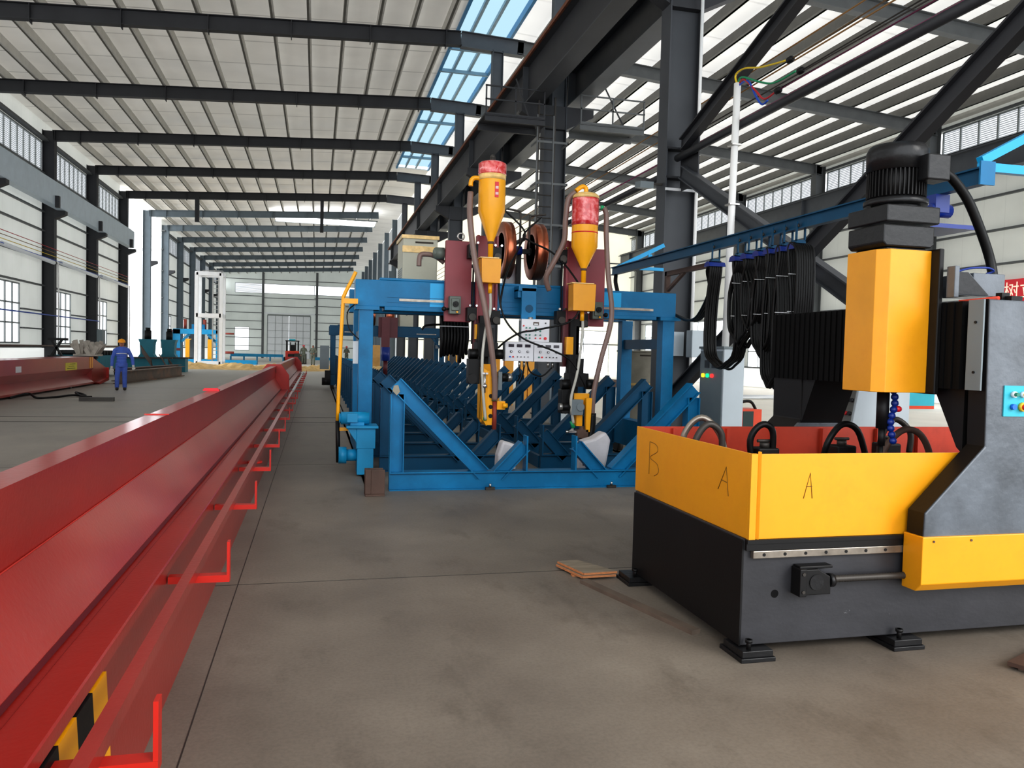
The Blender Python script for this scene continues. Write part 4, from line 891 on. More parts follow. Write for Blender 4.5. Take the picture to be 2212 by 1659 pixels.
part('clip', MB().box(5.2, 5.34, 9.36, 9.5, 4.28, 4.3), 'steel', t); part('clip', MB().box(5.18, 5.32, 9.33, 9.47, 3.5, 3.52), 'steel', t)
for m, pts in (('wire_y', [(5.29, 9.45, 5.08), (5.29, 9.5, 5.22), (5.3, 9.3, 5.24), (5.3, 8.9, 5.12), (5.3, 8.35, 5.01)]), ('wire_g', [(5.3, 9.45, 5.08), (5.3, 9.36, 5.15), (5.3, 8.95, 4.96), (5.3, 8.6, 4.83), (5.3, 8.15, 4.82)]),
               ('wire_r', [(5.31, 9.45, 5.08), (5.3, 9.3, 5.1), (5.3, 9.0, 4.86), (5.3, 8.8, 4.7), (5.3, 8.55, 4.71)]), ('wire_b', [(5.31, 9.45, 5.07), (5.3, 9.2, 5.05), (5.3, 9.0, 4.8), (5.3, 8.85, 4.65), (5.3, 8.72, 4.66)])):
    part('wire', MB().tube(spline(pts, 5), .013, 6), m, t, label={'wire_y': 'yellow', 'wire_g': 'green', 'wire_r': 'red', 'wire_b': 'blue'}[m]+' wire')
for nm, m, y, z, x in (('yellow-tailed', 'wire_t', 8.27, 4.99, 5.3), ('green-tailed', 'iron', 8.05, 4.79, 5.3), ('red-tailed', 'wire_p', 8.5, 4.71, 5.3)):
    t = thing('conductor_line', 'taut overhead conductor line with a black insulator, the %s one' % nm, 'power line', (x, 4, z), 'overhead conductor lines')
    part('line', MB().cyl((x, y, z), (x, -3, z+.1), .009, n=6), m, t)
    part('insulator', MB().lathe([(.02, -.06), (.04, -.03), (.04, .03), (.02, .06)], (x, y, z), 12, 'y'), 'black', t)
for i, (z, m) in enumerate(((5.3, 'wire_t'), (5.1, 'iron'), (4.9, 'wire_p'), (5.5, 'wire_t'))):
    solo('conductor_line', MB().cyl((5.83, 3, z), (5.83, 53, z), .011, n=5), m, 'thin overhead conductor line along the right bay, %s from the top' % ORD[[1, 2, 3, 0][i]], 'power line', 'overhead conductor lines')
for i in range(4):
    solo('conductor_line', MB().cyl((-11.38, 30, 5.6-.16*i), (-11.38, 53.5, 5.6-.16*i), .014, n=5), ['wire_r', 'wire_t', 'wire_y', 'wire_b'][i], 'conductor wire along the left wall, %s of four from the top' % ORD[i], 'power line', 'overhead conductor lines')
solo('service_pipe', MB().cyl((-11.46, 20, 2.66), (-11.46, 47, 2.66), .028, n=8), 'wire_b', 'blue service pipe running along the left wall windows', 'pipe')
solo('service_pipe', MB().cyl((-11.45, 20, 1.31), (-11.45, 53, 1.31), .04, n=8), 'brownsteel', 'brown service pipe along the top of the left dado', 'pipe')
solo('downpipe', MB().cyl((5.72, 11.36, 0), (5.72, 11.36, 7.4), .026, n=10), 'pipe_w', 'slim white downpipe beside the massive column', 'pipe')
solo('wall_box', MB().box(-11.5, -11.2, 46.5, 47.1, 1.45, 2.2), 'cabgrey', 'grey electrical box on the second left wall column', 'electrical box', bev=.02)
# ================================================================== LADDER AND PLATFORMS
t = thing('access_ladder', 'caged steel ladder on the middle column with the crane platforms', 'ladder', (5.25, 18.2, 1.2))
for x in (5.03, 5.43): part('rail', MB().box(x-.02, x+.02, 18.2, 18.25, 1.3, 7.6), 'iron', t)
b = MB(); z = 1.5
while z < 7.4: b.cyl((5.03, 18.22, z), (5.43, 18.22, z), .013, n=6); z += .27
part('rung', b, 'iron', t)
for z in (2.6, 3.55, 4.5, 5.45, 6.4):
    part('cage_hoop', MB().box(4.85, 5.62, 17.7, 17.72, z-.025, z+.025).box(4.85, 4.87, 17.7, 18.2, z-.025, z+.025).box(5.6, 5.62, 17.7, 18.2, z-.025, z+.025), 'girt', t)
for x in (4.86, 5.25): part('cage_bar', MB().box(x-.015, x+.015, 17.68, 17.7, 2.6, 7.0), 'girt', t)
def platform(x0, x1, label, m):
    t = thing('crane_platform', label, 'platform', ((x0+x1)/2, 18.0, 6.8), 'crane access platforms')
    part('deck', MB().box(x0, x1, 17.55, 18.42, 6.86, 6.9).hsec((x0, 17.6, 6.79), (x1, 17.6, 6.79), .14, .07).hsec((x0, 18.4, 6.79), (x1, 18.4, 6.79), .14, .07), m, t)
    b = MB()
    for z in (7.2, 7.5): b.box(x0, x1, 17.56, 17.59, z-.015, z+.015)
    for x in (x0+.02, (x0+x1)/2, x1-.02): b.box(x-.015, x+.015, 17.56, 17.59, 6.9, 7.5)
    part('guardrail', b, m, t)
    part('strut', MB().obox((x1-.1, 18.3, 6.85), (x1-.7 if x0 > 5 else x0+.9, 18.4, 8.0), .03, .03), 'dark', t)
platform(3.6, 5.0, 'dark steel crane platform left of the ladder under the rusty rail', 'dark')
platform(5.85, 7.45, 'pale grey crane platform with railing right of the ladder', 'girt')
# ================================================================== DRILLING MACHINE: BED
t = thing('drilling_machine_bed', 'black drilling machine bed with a yellow chip tray on top', 'machine bed', (4, 4.2, 0))
part('base_body', MB().box(2.087, 6.2, 3.5, 4.88, .06, .6), 'machblk', t, bev=.004)
part('shaded_end', MB().box(2.078, 2.087, 3.5, 4.88, .06, .59), 'black', t)  # thin black sheet: shade of the left end put into its colour
part('rail_seat', MB().box(2.09, 6.2, 3.478, 3.5, .545, .6).box(2.09, 6.2, 3.47, 3.478, .58, .6), 'black', t)
r = part('linear_rail', MB().box(2.125, 6.2, 3.472, 3.5, .505, .543), 'rail', t, bev=.003)
for i in range(10): part('rail_hole', MB().cyl((2.185+.118*i, 3.4715, .524), (2.185+.118*i, 3.47, .524), .0085, n=12), 'black', r)
g = part('bearing_block', MB().prism([(2.375, .32), (2.375, .45), (2.47, .45), (2.54, .41), (2.545, .32)], 'y', 3.43, 3.5).box(2.36, 2.4, 3.42, 3.5, .315, .455).box(2.37, 2.56, 3.44, 3.5, .45, .465), 'black', t, bev=.004)
part('bearing_cap', MB().cyl((2.545, 3.455, .385), (2.57, 3.455, .385), .035, n=14).cyl((2.46, 3.425, .385), (2.46, 3.43, .385), .04, n=18), 'hammer', g)
for z in (.43, .34): part('bolt', MB().cyl((2.38, 3.415, z), (2.38, 3.42, z), .009, n=8), 'iron', g)
sc = [(.019 if i % 2 else .016, .008*i) for i in range(150)]
part('ball_screw', MB().lathe(sc, (2.57, 3.455, .39), 12, 'x'), 'iron', t)
part('port_hole', MB().cyl((2.27, 3.499, .315), (2.27, 3.4985, .315), .021, n=20), 'bellow', t)
for x0, y0 in ((2.05, 3.42), (2.93, 3.42), (4.2, 3.42), (1.99, 4.72)):
    f = part('levelling_foot', MB().box(x0, x0+.19, y0, y0+.22, 0, .022).box(x0+.01, x0+.18, y0+.01, y0+.2, .022, .055), 'hammer', t, bev=.003)
    part('foot_bolt', MB().cyl((x0+.06, y0+.04, .055), (x0+.06, y0+.04, .105), .012, n=8).cyl((x0+.06, y0+.04, .09), (x0+.06, y0+.04, .105), .02, n=6), 'black', f)
part('tray_end_panel', MB().box(2.1, 2.112, 3.5, 4.92, .6, 1.03), 'yellow', t, bev=.002)
part('tray_front_panel', MB().box(2.155, 6.2, 3.487, 3.5, .6, 1.028), 'yellow', t, bev=.002)
part('tray_corner', MB().box(2.1, 2.135, 3.478, 3.5, .6, 1.03).prism([(2.142, 3.49), (2.155, 3.478), (2.155, 3.5)], 'z', .6, 1.04), 'yellow', t)
part('tray_back_panel', MB().box(2.112, 6.2, 4.89, 4.905, .6, 1.03), 'orange_red', t)
part('tray_liner', MB().box(2.112, 2.118, 3.51, 4.88, .62, 1.026).box(2.13, 6.2, 3.5, 3.506, .62, 1.024), 'orange_red', t)
for x in (2.35, 2.75, 3.12, 3.5, 3.95, 4.3): part('tray_rib', MB().box(x-.012, x+.012, 4.86, 4.89, .6, 1.02), 'orange_red', t)
part('tray_floor', MB().box(2.12, 6.2, 3.51, 4.88, .6, .63), 'black', t)
def stroke(pts, p): part('pencil_letter', MB().tube(pts, .0022, 5) if len(pts) < 4 else MB().tube(spline(pts, 4), .0022, 5), 'pencil', p)
stroke([(2.405, 3.486, .80), (2.44, 3.486, .93), (2.455, 3.486, .80)], t); stroke([(2.418, 3.486, .86), (2.452, 3.486, .862)], t)       # A
stroke([(2.099, 3.80, .80), (2.099, 3.72, .93), (2.099, 3.69, .78)], t); stroke([(2.099, 3.77, .855), (2.099, 3.71, .85)], t)            # A
stroke([(2.099, 4.70, .95), (2.099, 4.70, .74)], t); stroke([(2.099, 4.70, .95), (2.099, 4.6, .94), (2.099, 4.58, .9), (2.099, 4.69, .85), (2.099, 4.58, .82), (2.099, 4.56, .77), (2.099, 4.62, .74)], t)   # B
for i, (pts, m, lab) in enumerate((
    ([(2.17, 4.25, .8), (2.17, 4.22, 1.0), (2.24, 4.2, 1.11), (2.33, 4.2, 1.05), (2.34, 4.22, .85)], 'iron', 'grey flexible hose loop in the tray corner, the leftmost one'),
    ([(2.22, 4.5, .8), (2.24, 4.5, 1.02), (2.33, 4.45, 1.13), (2.43, 4.4, 1.03), (2.47, 4.38, .85)], 'rail', 'bright grey hose loop in the yellow tray, second from the left'),
    ([(2.62, 4.3, .8), (2.58, 4.3, 1.0), (2.64, 4.28, 1.1), (2.72, 4.28, 1.06), (2.73, 4.3, .85)], 'rubber', 'black hose loop in the tray against the red back panel'),
    ([(3.12, 4.35, .8), (3.12, 4.3, .98), (3.22, 4.3, 1.1), (3.34, 4.3, 1.06), (3.42, 4.3, .85)], 'rubber', 'black hose loop in the tray left of the drill spindle'),
    ([(3.3, 4.05, .8), (3.34, 4.05, .98), (3.46, 4.05, 1.09), (3.58, 4.05, 1.07), (3.66, 4.05, .95), (3.66, 4.05, .8)], 'brownsteel', 'wide brown hose loop in the tray right of the spindle'),
    ([(3.66, 4.5, .8), (3.68, 4.5, 1.0), (3.76, 4.48, 1.12), (3.86, 4.45, 1.04), (3.86, 4.45, .9)], 'iron', 'small grey hose loop behind the wide brown one')) ):
    solo('tray_hose', MB().tube(spline(pts, 6), .02, 9), m, lab, 'hose', 'hose loops in the tray')
for i, (x, y) in enumerate(((2.68, 4.3), (3.3, 4.4), (3.72, 4.5))):
    c = thing('clamp_block', ['black clamp block in the tray under the third hose loop', 'black clamp block in the tray left of the spindle', 'black clamp block in the tray far right'][i], 'clamp', (x, y, .63), 'black clamp blocks')
    part('block', MB().box(x-.07, x+.07, y-.06, y+.06, .63, .96), 'black', c, bev=.01); part('screw', MB().cyl((x, y, .96), (x, y, .99), .03, n=10).cyl((x-.05, y, 1.0), (x+.05, y, 1.0), .01, n=8), 'iron', c)
# ------------------------------------------------------------------ portal
t = thing('drilling_portal', 'dark travelling portal of the drilling machine with yellow spindle cover', 'drilling machine', (3.6, 4.3, .34))
CP = [(3.012, .61), (3.016, .737), (3.365, 1.077), (3.35, 1.838), (4.3, 1.838), (4.3, 1.08), (4.6, .74), (4.6, .61)]
part('near_column', MB().prism(CP, 'y', 3.345, 3.465), 'hammer_l', t, bev=.008)
sp_ = [(3.012, .61), (3.016, .737), (3.365, 1.077), (3.35, 1.838)]
part('column_side_shade', MB().prism(sp_+[(x-.003, z+.001) for x, z in sp_[::-1]], 'y', 3.35, 3.462), 'black', t)  # black skin added for the shade on the column's left side
part('far_column', MB().prism(CP[:4]+[(3.76, 1.838), (3.76, 1.3), (3.62, 1.06), (3.62, .61)], 'y', 4.95, 5.3), 'black', t, bev=.006)
part('far_ledge', MB().prism([(3.02, .74), (3.34, 1.055), (3.66, 1.055), (3.66, 1.0)], 'y', 4.92, 4.95), 'hammer_l', t)
part('cross_beam', MB().box(3.375, 3.78, 3.465, 4.95, 1.37, 1.83), 'black', t)
part('haunch', MB().prism([(3.5, 1.02), (3.5, 1.37), (3.72, 1.37), (3.54, 1.05)], 'x', 3.37, 3.9), 'black', t); part('haunch', MB().prism([(4.95, 1.05), (4.95, 1.37), (4.8, 1.37)], 'x', 3.37, 3.7), 'black', t)
b = MB()
for i in range(62): y = 3.5+.0292*i; b.prism([(y, 1.365), (y, 1.835), (y+.024, 1.835), (y+.024, 1.365)], 'x', 3.338 if i % 2 else 3.33, 3.375)
part('bellows', b, 'bellow', t)
e = part('cover_strip', MB().box(3.324, 3.335, 3.355, 3.455, 1.365, 1.838), 'cabgrey', t, bev=.002)
for z in (1.72, 1.46): part('screw', MB().cyl((3.324, 3.4, z), (3.317, 3.4, z), .007, n=8), 'black', e)
part('skirt', MB().prism([(3.466, .618), (3.33, .618), (3.33, .375), (3.37, .332), (3.466, .332)], 'x', 2.995, 4.7), 'yellow', t, bev=.004)
part('skirt_screw', MB().cyl((3.06, 3.33, .595), (3.06, 3.325, .595), .006, n=8).cyl((3.29, 3.33, .595), (3.29, 3.325, .595), .006, n=8), 'brownsteel', t)
s = part('spindle_cover', MB().prism([(3.3, 3.7), (3.035, 3.7), (2.982, 3.752), (2.982, 3.99), (3.03, 4.05), (3.3, 4.05)], 'z', 1.335, 2.122), 'yellow', t, bev=.003)
part('slide_plate', MB().box(3.3, 3.33, 3.64, 4.12, 1.33, 2.13), 'black', t, bev=.006)
part('spindle_nose', MB().cyl((3.165, 3.87, 1.335), (3.165, 3.87, 1.12), .034, n=16).cyl((3.165, 3.87, 1.12), (3.165, 3.87, 1.02), .02, n=12).cyl((3.165, 3.87, 1.02), (3.165, 3.87, .88), .011, n=10), 'black', t)
b = MB()
for i in range(9): b.ball((3.20+.012*sin(i*.9), 3.83, 1.34-.036*i), .021, 10)
h = part('coolant_hose', b, 'bluehose', t); part('coolant_tap', MB().ball((3.235, 3.83, 1.235), .018, 8, (1.3, 1, 1)), 'redbtn', h)
mt = part('spindle_motor', MB().lathe([(.142, 2.41), (.142, 2.62)], (3.19, 3.87, 0), 28), 'black', t)
b = MB()
for i in range(44):
    a = 2*pi*i/44; b.obox((3.19+.14*cos(a), 3.87+.14*sin(a), 2.43), (3.19+.14*cos(a), 3.87+.14*sin(a), 2.6), .034, .007, up=(-sin(a), cos(a), 0))
part('cooling_fin', b, 'black', mt)
part('fan_cover', MB().lathe([(.162, 2.575), (.164, 2.69), (.15, 2.72), (.06, 2.735)], (3.19, 3.87, 0), 32), 'hammer', mt)
part('motor_flange', MB().lathe([(.165, 2.385), (.17, 2.39), (.17, 2.415), (.15, 2.425)], (3.19, 3.87, 0), 28), 'hammer', mt)
part('terminal_box', MB().box(3.2, 3.345, 3.64, 3.76, 2.5, 2.64), 'hammer', mt, bev=.008)
part('reducer', MB().box(3.0, 3.345, 3.7, 4.03, 2.27, 2.365).prism([(3.02, 2.14), (3.0, 2.16), (3.0, 2.26), (3.33, 2.26), (3.33, 2.16), (3.31, 2.14)], 'y', 3.72, 4.02).box(3.04, 3.3, 3.74, 4.0, 2.12, 2.14).cyl((3.19, 3.87, 2.36), (3.19, 3.87, 2.39), .13, n=24), 'hammer', t, bev=.008)
part('motor_hose', MB().tube(spline([(3.345, 3.7, 2.56), (3.41, 3.7, 2.53), (3.52, 3.7, 2.42), (3.62, 3.7, 2.25), (3.69, 3.7, 2.1), (3.70, 3.68, 1.99)], 6), .026, 10), 'rubber', t)
part('bracket', MB().box(3.47, 3.68, 3.58, 3.8, 1.875, 2.0).box(3.33, 3.36, 3.56, 3.62, 1.86, 2.03).prism([(3.36, 1.875), (3.36, 2.0), (3.43, 2.0), (3.57, 1.875)], 'y', 3.57, 3.6), 'hammer_l', t, bev=.004)
part('bracket_face', MB().prism([(3.36, 1.88), (3.36, 1.998), (3.42, 1.998), (3.56, 1.88)], 'y', 3.566, 3.57), 'hammer', t)
part('blue_hose', MB().tube(spline([(3.38, 3.62, 2.0), (3.46, 3.6, 2.025), (3.56, 3.58, 2.03), (3.6, 3.58, 2.015), (3.57, 3.6, 2.0)], 5), .006, 7), 'bluehose', t)
part('red_tube', MB().tube([(3.36, 3.56, 1.842), (3.44, 3.5, 1.848), (3.46, 3.4, 1.85)], [.004, .008, .012], 8), 'orange_red', t)
part('latch', MB().box(3.5, 3.57, 3.36, 3.4, 1.84, 1.862).box(3.48, 3.53, 3.4, 3.44, 1.84, 1.88), 'black', t)
p = part('control_plate', MB().box(3.462, 3.8, 3.338, 3.345, 1.235, 1.395), 'teal_plate', t)
knobs(p, [('lamp_ring', 3.515, 1.35, .016, 'white'), ('lamp_ring', 3.575, 1.35, .016, 'white'), ('push_button', 3.515, 1.285, .015, 'bluebtn'), ('stop_ring', 3.575, 1.285, .024, 'yelbtn')], 3.338)
knobs(p, [('lamp_lens', 3.515, 1.35, .01, 'grnbtn'), ('lamp_lens', 3.575, 1.35, .011, 'yelbtn'), ('stop_button', 3.575, 1.285, .016, 'redbtn')], 3.322)
# ================================================================== CABINETS BEHIND
t = thing('console_cabinet', 'pale blue control console with a sloped dark button panel behind the spindle', 'console', (5.3, 6.8, 0))
part('housing', MB().prism([(4.955, 0), (4.955, .75), (5.055, 1.3), (5.055, 1.75), (5.62, 1.75), (5.62, 0)], 'y', 6.5, 7.25), 'cabinet', t, bev=.006)
def onp(s, y, o): return (4.955+.1*s-o*.984, y, .75+.55*s+o*.179)
pv = [onp(s, y, o) for o in (.0005, .006) for s, y in ((.03, 6.53), (.03, 7.22), (.98, 7.22), (.98, 6.53))]
pp = part('button_panel', MB().add(pv, [(0, 1, 2, 3), (4, 5, 6, 7), (0, 1, 5, 4), (1, 2, 6, 5), (2, 3, 7, 6), (3, 0, 4, 7)]), 'panel_dk', t)
for j, s in enumerate((.22, .45, .68, .9)):
    for i in range(4):
        y = 6.55+.055*i; m = 'redbtn' if (j, i) in ((1, 1), (3, 2)) else 'dkbtn'
        part('push_button', MB().cyl(onp(s, y, .006), onp(s, y, .03), .02, n=10), m, pp)
t = thing('switch_cabinet', 'pale grey switch cabinet with three glowing lamps below the cable loops', 'cabinet', (5.13, 9.3, 0))
part('housing', MB().box(4.99, 5.28, 9.0, 9.63, 0, 1.62), 'cabinet', t, bev=.006)
part('top_cap', MB().box(4.975, 5.295, 8.985, 9.645, 1.62, 1.65), 'cabgrey', t)
d = part('door', MB().box(4.978, 4.99, 9.03, 9.6, .1, 1.59), 'cabgrey', t)
for y in (9.22, 9.41): part('meter', MB().box(4.97, 4.978, y-.06, y+.06, 1.37, 1.47), 'dkbtn', d)
for y, m in ((9.5, 'lamp_y'), (9.38, 'lamp_g'), (9.26, 'lamp_r')): part('lamp', MB().cyl((4.978, y, 1.27), (4.955, y, 1.27), .026, n=12), m, d)
t = thing('welder', 'small red and dark green welding set on the floor behind the tray', 'welder', (8.42, 14.2, 0))
part('housing', MB().box(8.2, 8.64, 14.0, 14.5, .03, .5), 'orange', t, bev=.01); part('front_panel', MB().box(8.22, 8.45, 13.99, 14.0, .06, .46), 'dkgreen', t)
part('handle', MB().tube(spline([(8.24, 14.2, .48), (8.28, 14.2, .62), (8.5, 14.2, .64), (8.62, 14.2, .48)], 5), .03, 8), 'rubber', t)
part('skid', MB().box(8.2, 8.64, 14.02, 14.08, 0, .03).box(8.2, 8.64, 14.4, 14.46, 0, .03), 'rubber', t)
t = cabinet_beige(5.18, 5.66, 12.5, 13.1, 0, 1.57, 'dusty film-wrapped cabinet seen through the right gantry leg frame', 'greywrap', False)
part('film_strip', MB().box(5.16, 5.68, 12.48, 12.5, 1.0, 1.04), 'film', t)
solo('wall_box', MB().box(5.6, 5.95, 11.1, 11.3, 1.5, 1.92), 'cabinet', 'white electrical box at the foot of the massive column', 'electrical box', bev=.01)
# yellow frame and other things in the right bay
t = thing('yellow_frame', 'yellow steel machine frame standing behind the cradle row', 'machine frame', (5.6, 22, 0))
for x, w in ((5.02, .14), (5.36, .26), (5.8, .2), (6.1, .34)): part('post', MB().box(x-w/2, x+w/2, 21.9, 22.1, 0, 1.45), 'yellow', t)
part('crossbar', MB().box(4.9, 6.3, 21.95, 22.05, .3, .42), 'yellow', t)
solo('white_cabinet', MB().box(4.9, 5.25, 15.9, 16.3, 0, 1.0), 'cabinet', 'low white cabinet standing among the cradle arms beyond the right torch', 'cabinet', bev=.01)
t = thing('folding_chair', 'small grey chair standing in the bright right bay', 'chair', (6.9, 20.5, 0))
part('seat', MB().box(6.7, 7.1, 20.3, 20.7, .43, .46), 'cabgrey', t); part('backrest', MB().box(6.7, 7.1, 20.68, 20.7, .6, .92), 'cabgrey', t)
for x in (6.72, 7.08):
    for y in (20.32, 20.68): part('leg', MB().box(x-.012, x+.012, y-.012, y+.012, 0, .43 if y < 20.5 else .9), 'iron', t)
random.seed(21)
for i in range(6):
    x = 15.5+.35*i; L = 2.5+1.5*random.random(); y = 26+.1*i
    solo('scrap_pipe', MB().cyl((x-L/2, y+i*.15, .06), (x+L/2, y+i*.15+.4, .06), .05, n=8), 'white', 'pale pipe lying on the bright right bay floor, %s from the left' % ORD[i], 'pipe', 'scrap pipes on the right bay floor')
for i in range(5):
    x = 10.2+1.15*i
    solo('scrap_pile', MB().prism([(x-.5, 0), (x-.3, .25), (x, .38), (x+.3, .2), (x+.5, 0)], 'y', 34+i*.2, 34.8+i*.2), 'brownsteel', 'heap of brown scrap on the right bay floor, %s from the left' % ORD[i], 'scrap', 'scrap heaps')
t = thing('trestle', 'dark green trestle holding a white sack far in the right bay', 'trestle', (17.0, 21.5, 0))
part('top', MB().box(16.5, 17.6, 21.3, 21.7, .55, .65), 'teal', t)
for x in (16.6, 17.5): part('leg', MB().box(x-.05, x+.05, 21.35, 21.65, 0, .55), 'teal', t)
solo('sack', MB().ball((17.0, 21.5, .85), .28, 12, (1.5, .7, .75)), 'bag', 'white sack resting on the dark green trestle', 'sack', 'white sacks')
solo('bucket', MB().lathe([(.14, 0), (.18, .4), (.16, .4), (.13, .03)], (17.9, 21.2, 0), 18), 'teal_plate', 'turquoise bucket on the floor right of the green trestle', 'bucket')
t = thing('blue_cabinet', 'light blue cabinet with red top far in the right bay', 'cabinet', (19.2, 22.0, 0))
part('housing', MB().box(18.8, 19.8, 21.8, 22.4, .1, 1.3), 'teal_plate', t); part('top', MB().box(18.8, 19.8, 21.8, 22.4, 1.3, 1.6), 'orange', t); part('base', MB().box(18.8, 19.8, 21.8, 22.4, 0, .1), 'orange', t)
# banners on the right wall
def banner(y0, y1, z0, z1, chars, label):
    t = thing('wall_banner', label, 'banner', (22.84, (y0+y1)/2, z0), 'red banners on the right wall')
    part('cloth', MB().box(22.84, 22.855, y0, y1, z0, z1), 'banner', t)
    for c, y in chars: lettering('character', c, .62, 'bannertext', t, (22.835, y, (z0+z1)/2-.03), (pi/2, 0, -pi/2), .003)
    return t
banner(16.5, 23.0, 3.62, 4.42, [('树', 21.95), ('立', 21.35)], 'red banner with large pale Chinese characters on the right wall behind the portal')
banner(33.6, 37.2, 3.7, 4.4, [('增', 36.5), ('安', 35.8), ('用', 34.3)], 'red banner with Chinese characters seen between the hanging black cables')
t = thing('security_camera', 'small white security camera on a pole by the right wall above the bellows', 'camera', (22.3, 33.0, 3.9))
part('pole', MB().cyl((22.3, 33.0, 4.25), (22.3, 33.0, 5.6), .05, n=8), 'pipe_w', t); part('camera_body', MB().obox((22.3, 33.1, 4.2), (21.9, 32.6, 4.1), .22, .2), 'white', t); part('mount', MB().box(22.2, 22.5, 33.0, 33.2, 3.9, 4.2), 'black', t)
t = thing('floodlight', 'small grey floodlight on the left face of the massive column', 'lamp', (5.05, 11.62, 4.1))
part('lamp_head', MB().obox((4.95, 11.5, 4.17), (4.95, 11.72, 4.2), .22, .1), 'cabgrey', t); part('lamp_arm', MB().box(5.05, 5.25, 11.6, 11.64, 4.2, 4.23), 'iron', t)
# floor litter near the drilling machine
t = thing('plywood_board', 'small square of plywood lying on the floor by the black machine base', 'board', (1.8, 5.05, 0), 'plywood offcuts')
for i, (dx, dy, z, r) in enumerate(((0, 0, .012, .05), (.012, .01, .03, .02))):
    c, s = cos(-.42+r), sin(-.42+r); pts = []
    P4 = [(1.655, 5.22), (1.80, 5.24), (1.98, 4.92), (1.74, 4.91)]
    part('sheet', MB().prism([(a+dx, b+dy) for a, b in P4], 'z', z, z+.017), 'wood', t)
    part('sheet_edge', MB().prism([(1.74+dx, 4.905+dy), (1.98+dx, 4.915+dy), (1.98+dx, 4.92+dy), (1.74+dx, 4.91+dy)], 'z', z+.002, z+.015).prism([(1.65+dx, 5.22+dy), (1.655+dx, 5.22+dy), (1.74+dx, 4.91+dy), (1.735+dx, 4.905+dy)], 'z', z+.002, z+.015), 'woodedge', t)
part('batten', MB().box(1.7, 1.95, 5.0, 5.04, 0, .012), 'woodedge', t)
solo('plank', MB().obox((1.73, 4.86, .012), (2.02, 3.84, .012), .06, .024), 'plankw', 'long narrow plank lying on the floor beside the black machine base', 'plank')
t = thing('plywood_board', 'dark plywood board at the right edge of the picture', 'board', (3.5, 3.15, 0), 'plywood offcuts')
part('sheet', MB().prism([(3.345, 3.13), (3.75, 3.3), (3.7, 2.9), (3.42, 2.95)], 'z', .015, .035), 'brownsteel', t)
part('batten', MB().prism([(3.38, 3.1), (3.7, 3.2), (3.7, 3.0), (3.44, 3.0)], 'z', 0, .015), 'plankw', t)
def sackp(c, sc, label): return solo('sack', MB().ball(c, .2, 14, sc), 'bag', label, 'sack', 'white sacks')
t = thing('sack', 'printed white sack slumped behind the left V of the front cradle', 'sack', (2.12, 8.85, 0), 'white sacks')
part('sack_body', MB().prism([(2.03, 0), (2.04, .32), (2.09, .49), (2.26, .44), (2.25, 0)], 'y', 8.75, 8.95), 'bag', t, bev=.03); part('print', MB().box(2.16, 2.2, 8.744, 8.748, .28, .3).box(2.16, 2.19, 8.744, 8.748, .24, .26), 'labeltext', t)
t = thing('sack', 'crumpled white sack standing behind the right V of the front cradle', 'sack', (3.2, 8.85, 0), 'white sacks')
part('sack_body', MB().prism([(3.0, .0), (2.98, .3), (3.05, .48), (3.2, .52), (3.33, .6), (3.4, .5), (3.36, .25), (3.3, 0)], 'y', 8.72, 8.95), 'bag', t, bev=.03); part('print', MB().box(3.05, 3.1, 8.714, 8.718, .2, .26).box(3.13, 3.18, 8.714, 8.718, .2, .26).box(3.06, 3.11, 8.714, 8.718, .3, .36), 'labeltext', t)
# ================================================================== LEFT BAY, FURTHER AWAY
t = thing('steel_beam', 'long rust-brown steel I-beam on the floor behind the worker', 'steel beam', (-6.6, 36, 0), 'rusty steel beams')
part('profile', MB().hsec((-7.05, 31.4, .24), (-6.3, 40.6, .24), .46, .3, tf=.03, tw=.03), 'rustbeam', t)
t = thing('steel_beam', 'dark steel I-beam lying behind the rust-brown one', 'steel beam', (-7.2, 37, 0), 'rusty steel beams')
part('profile', MB().hsec((-7.6, 33.5, .26), (-6.75, 42.5, .26), .5, .3, tf=.03, tw=.03), 'brownsteel', t)
for i, (a, b_) in enumerate((((-7.6, 40.5, .55), (-8.2, 41.2, 1.25)), ((-7.2, 42.8, .1), (-7.7, 43, .95)), ((-6.9, 43.2, .06), (-7.4, 43.6, .7)))):
    solo('steel_offcut', MB().obox(a, b_, .5, .04, up=(1, 0, 0)), 'brownsteel', 'dark steel plate offcut leaning against the teal machine, %s from the left' % ORD[i], 'steel plate', 'leaning plate offcuts')
for i, (x, y) in enumerate(((-8.55, 44.5), (-7.85, 46.5))):
    t = thing('roller_press', 'teal press stand with a black motor on top, %s' % ('left of the pair behind the beams' if i == 0 else 'right of the pair behind the beams'), 'machine', (x, y, 0), 'teal press stands')
    part('base', MB().box(x-1.1, x+.9, y-.5, y+.5, 0, .75), 'teal', t)
    part('head', MB().prism([(x-.45, .75), (x+.45, .75), (x+.3, 1.0), (x+.33, 1.55), (x+.4, 1.75), (x-.4, 1.75), (x-.33, 1.55), (x-.3, 1.0)], 'y', y-.35, y+.35), 'teal', t)
    part('motor', MB().cyl((x, y, 1.75), (x, y, 2.2), .17, n=14).cyl((x, y, 2.2), (x, y, 2.35), .12, n=14), 'black', t)
    part('table', MB().box(x-1.3, x+1.3, y-.7, y-.5, .75, .82), 'iron', t)
t = thing('roller_table', 'dark teal roller table behind the far red girder', 'machine', (-10, 39, 0))
part('bed', MB().box(-10.7, -9.0, 37, 41, .3, .95), 'teal', t)
for i in range(8): part('roller', MB().cyl((-10.7, 37.3+.48*i, 1.05), (-9.0, 37.3+.48*i, 1.05), .1, n=10), 'black', t)
for x in (-10.5, -9.2):
    for y in (37.2, 40.8): part('leg', MB().box(x-.1, x+.1, y-.1, y+.1, 0, .3), 'black', t)
random.seed(8)
t = thing('offcut_rack', 'black steel rack with bent arms behind the far red girder', 'rack', (-9.6, 35, 0))
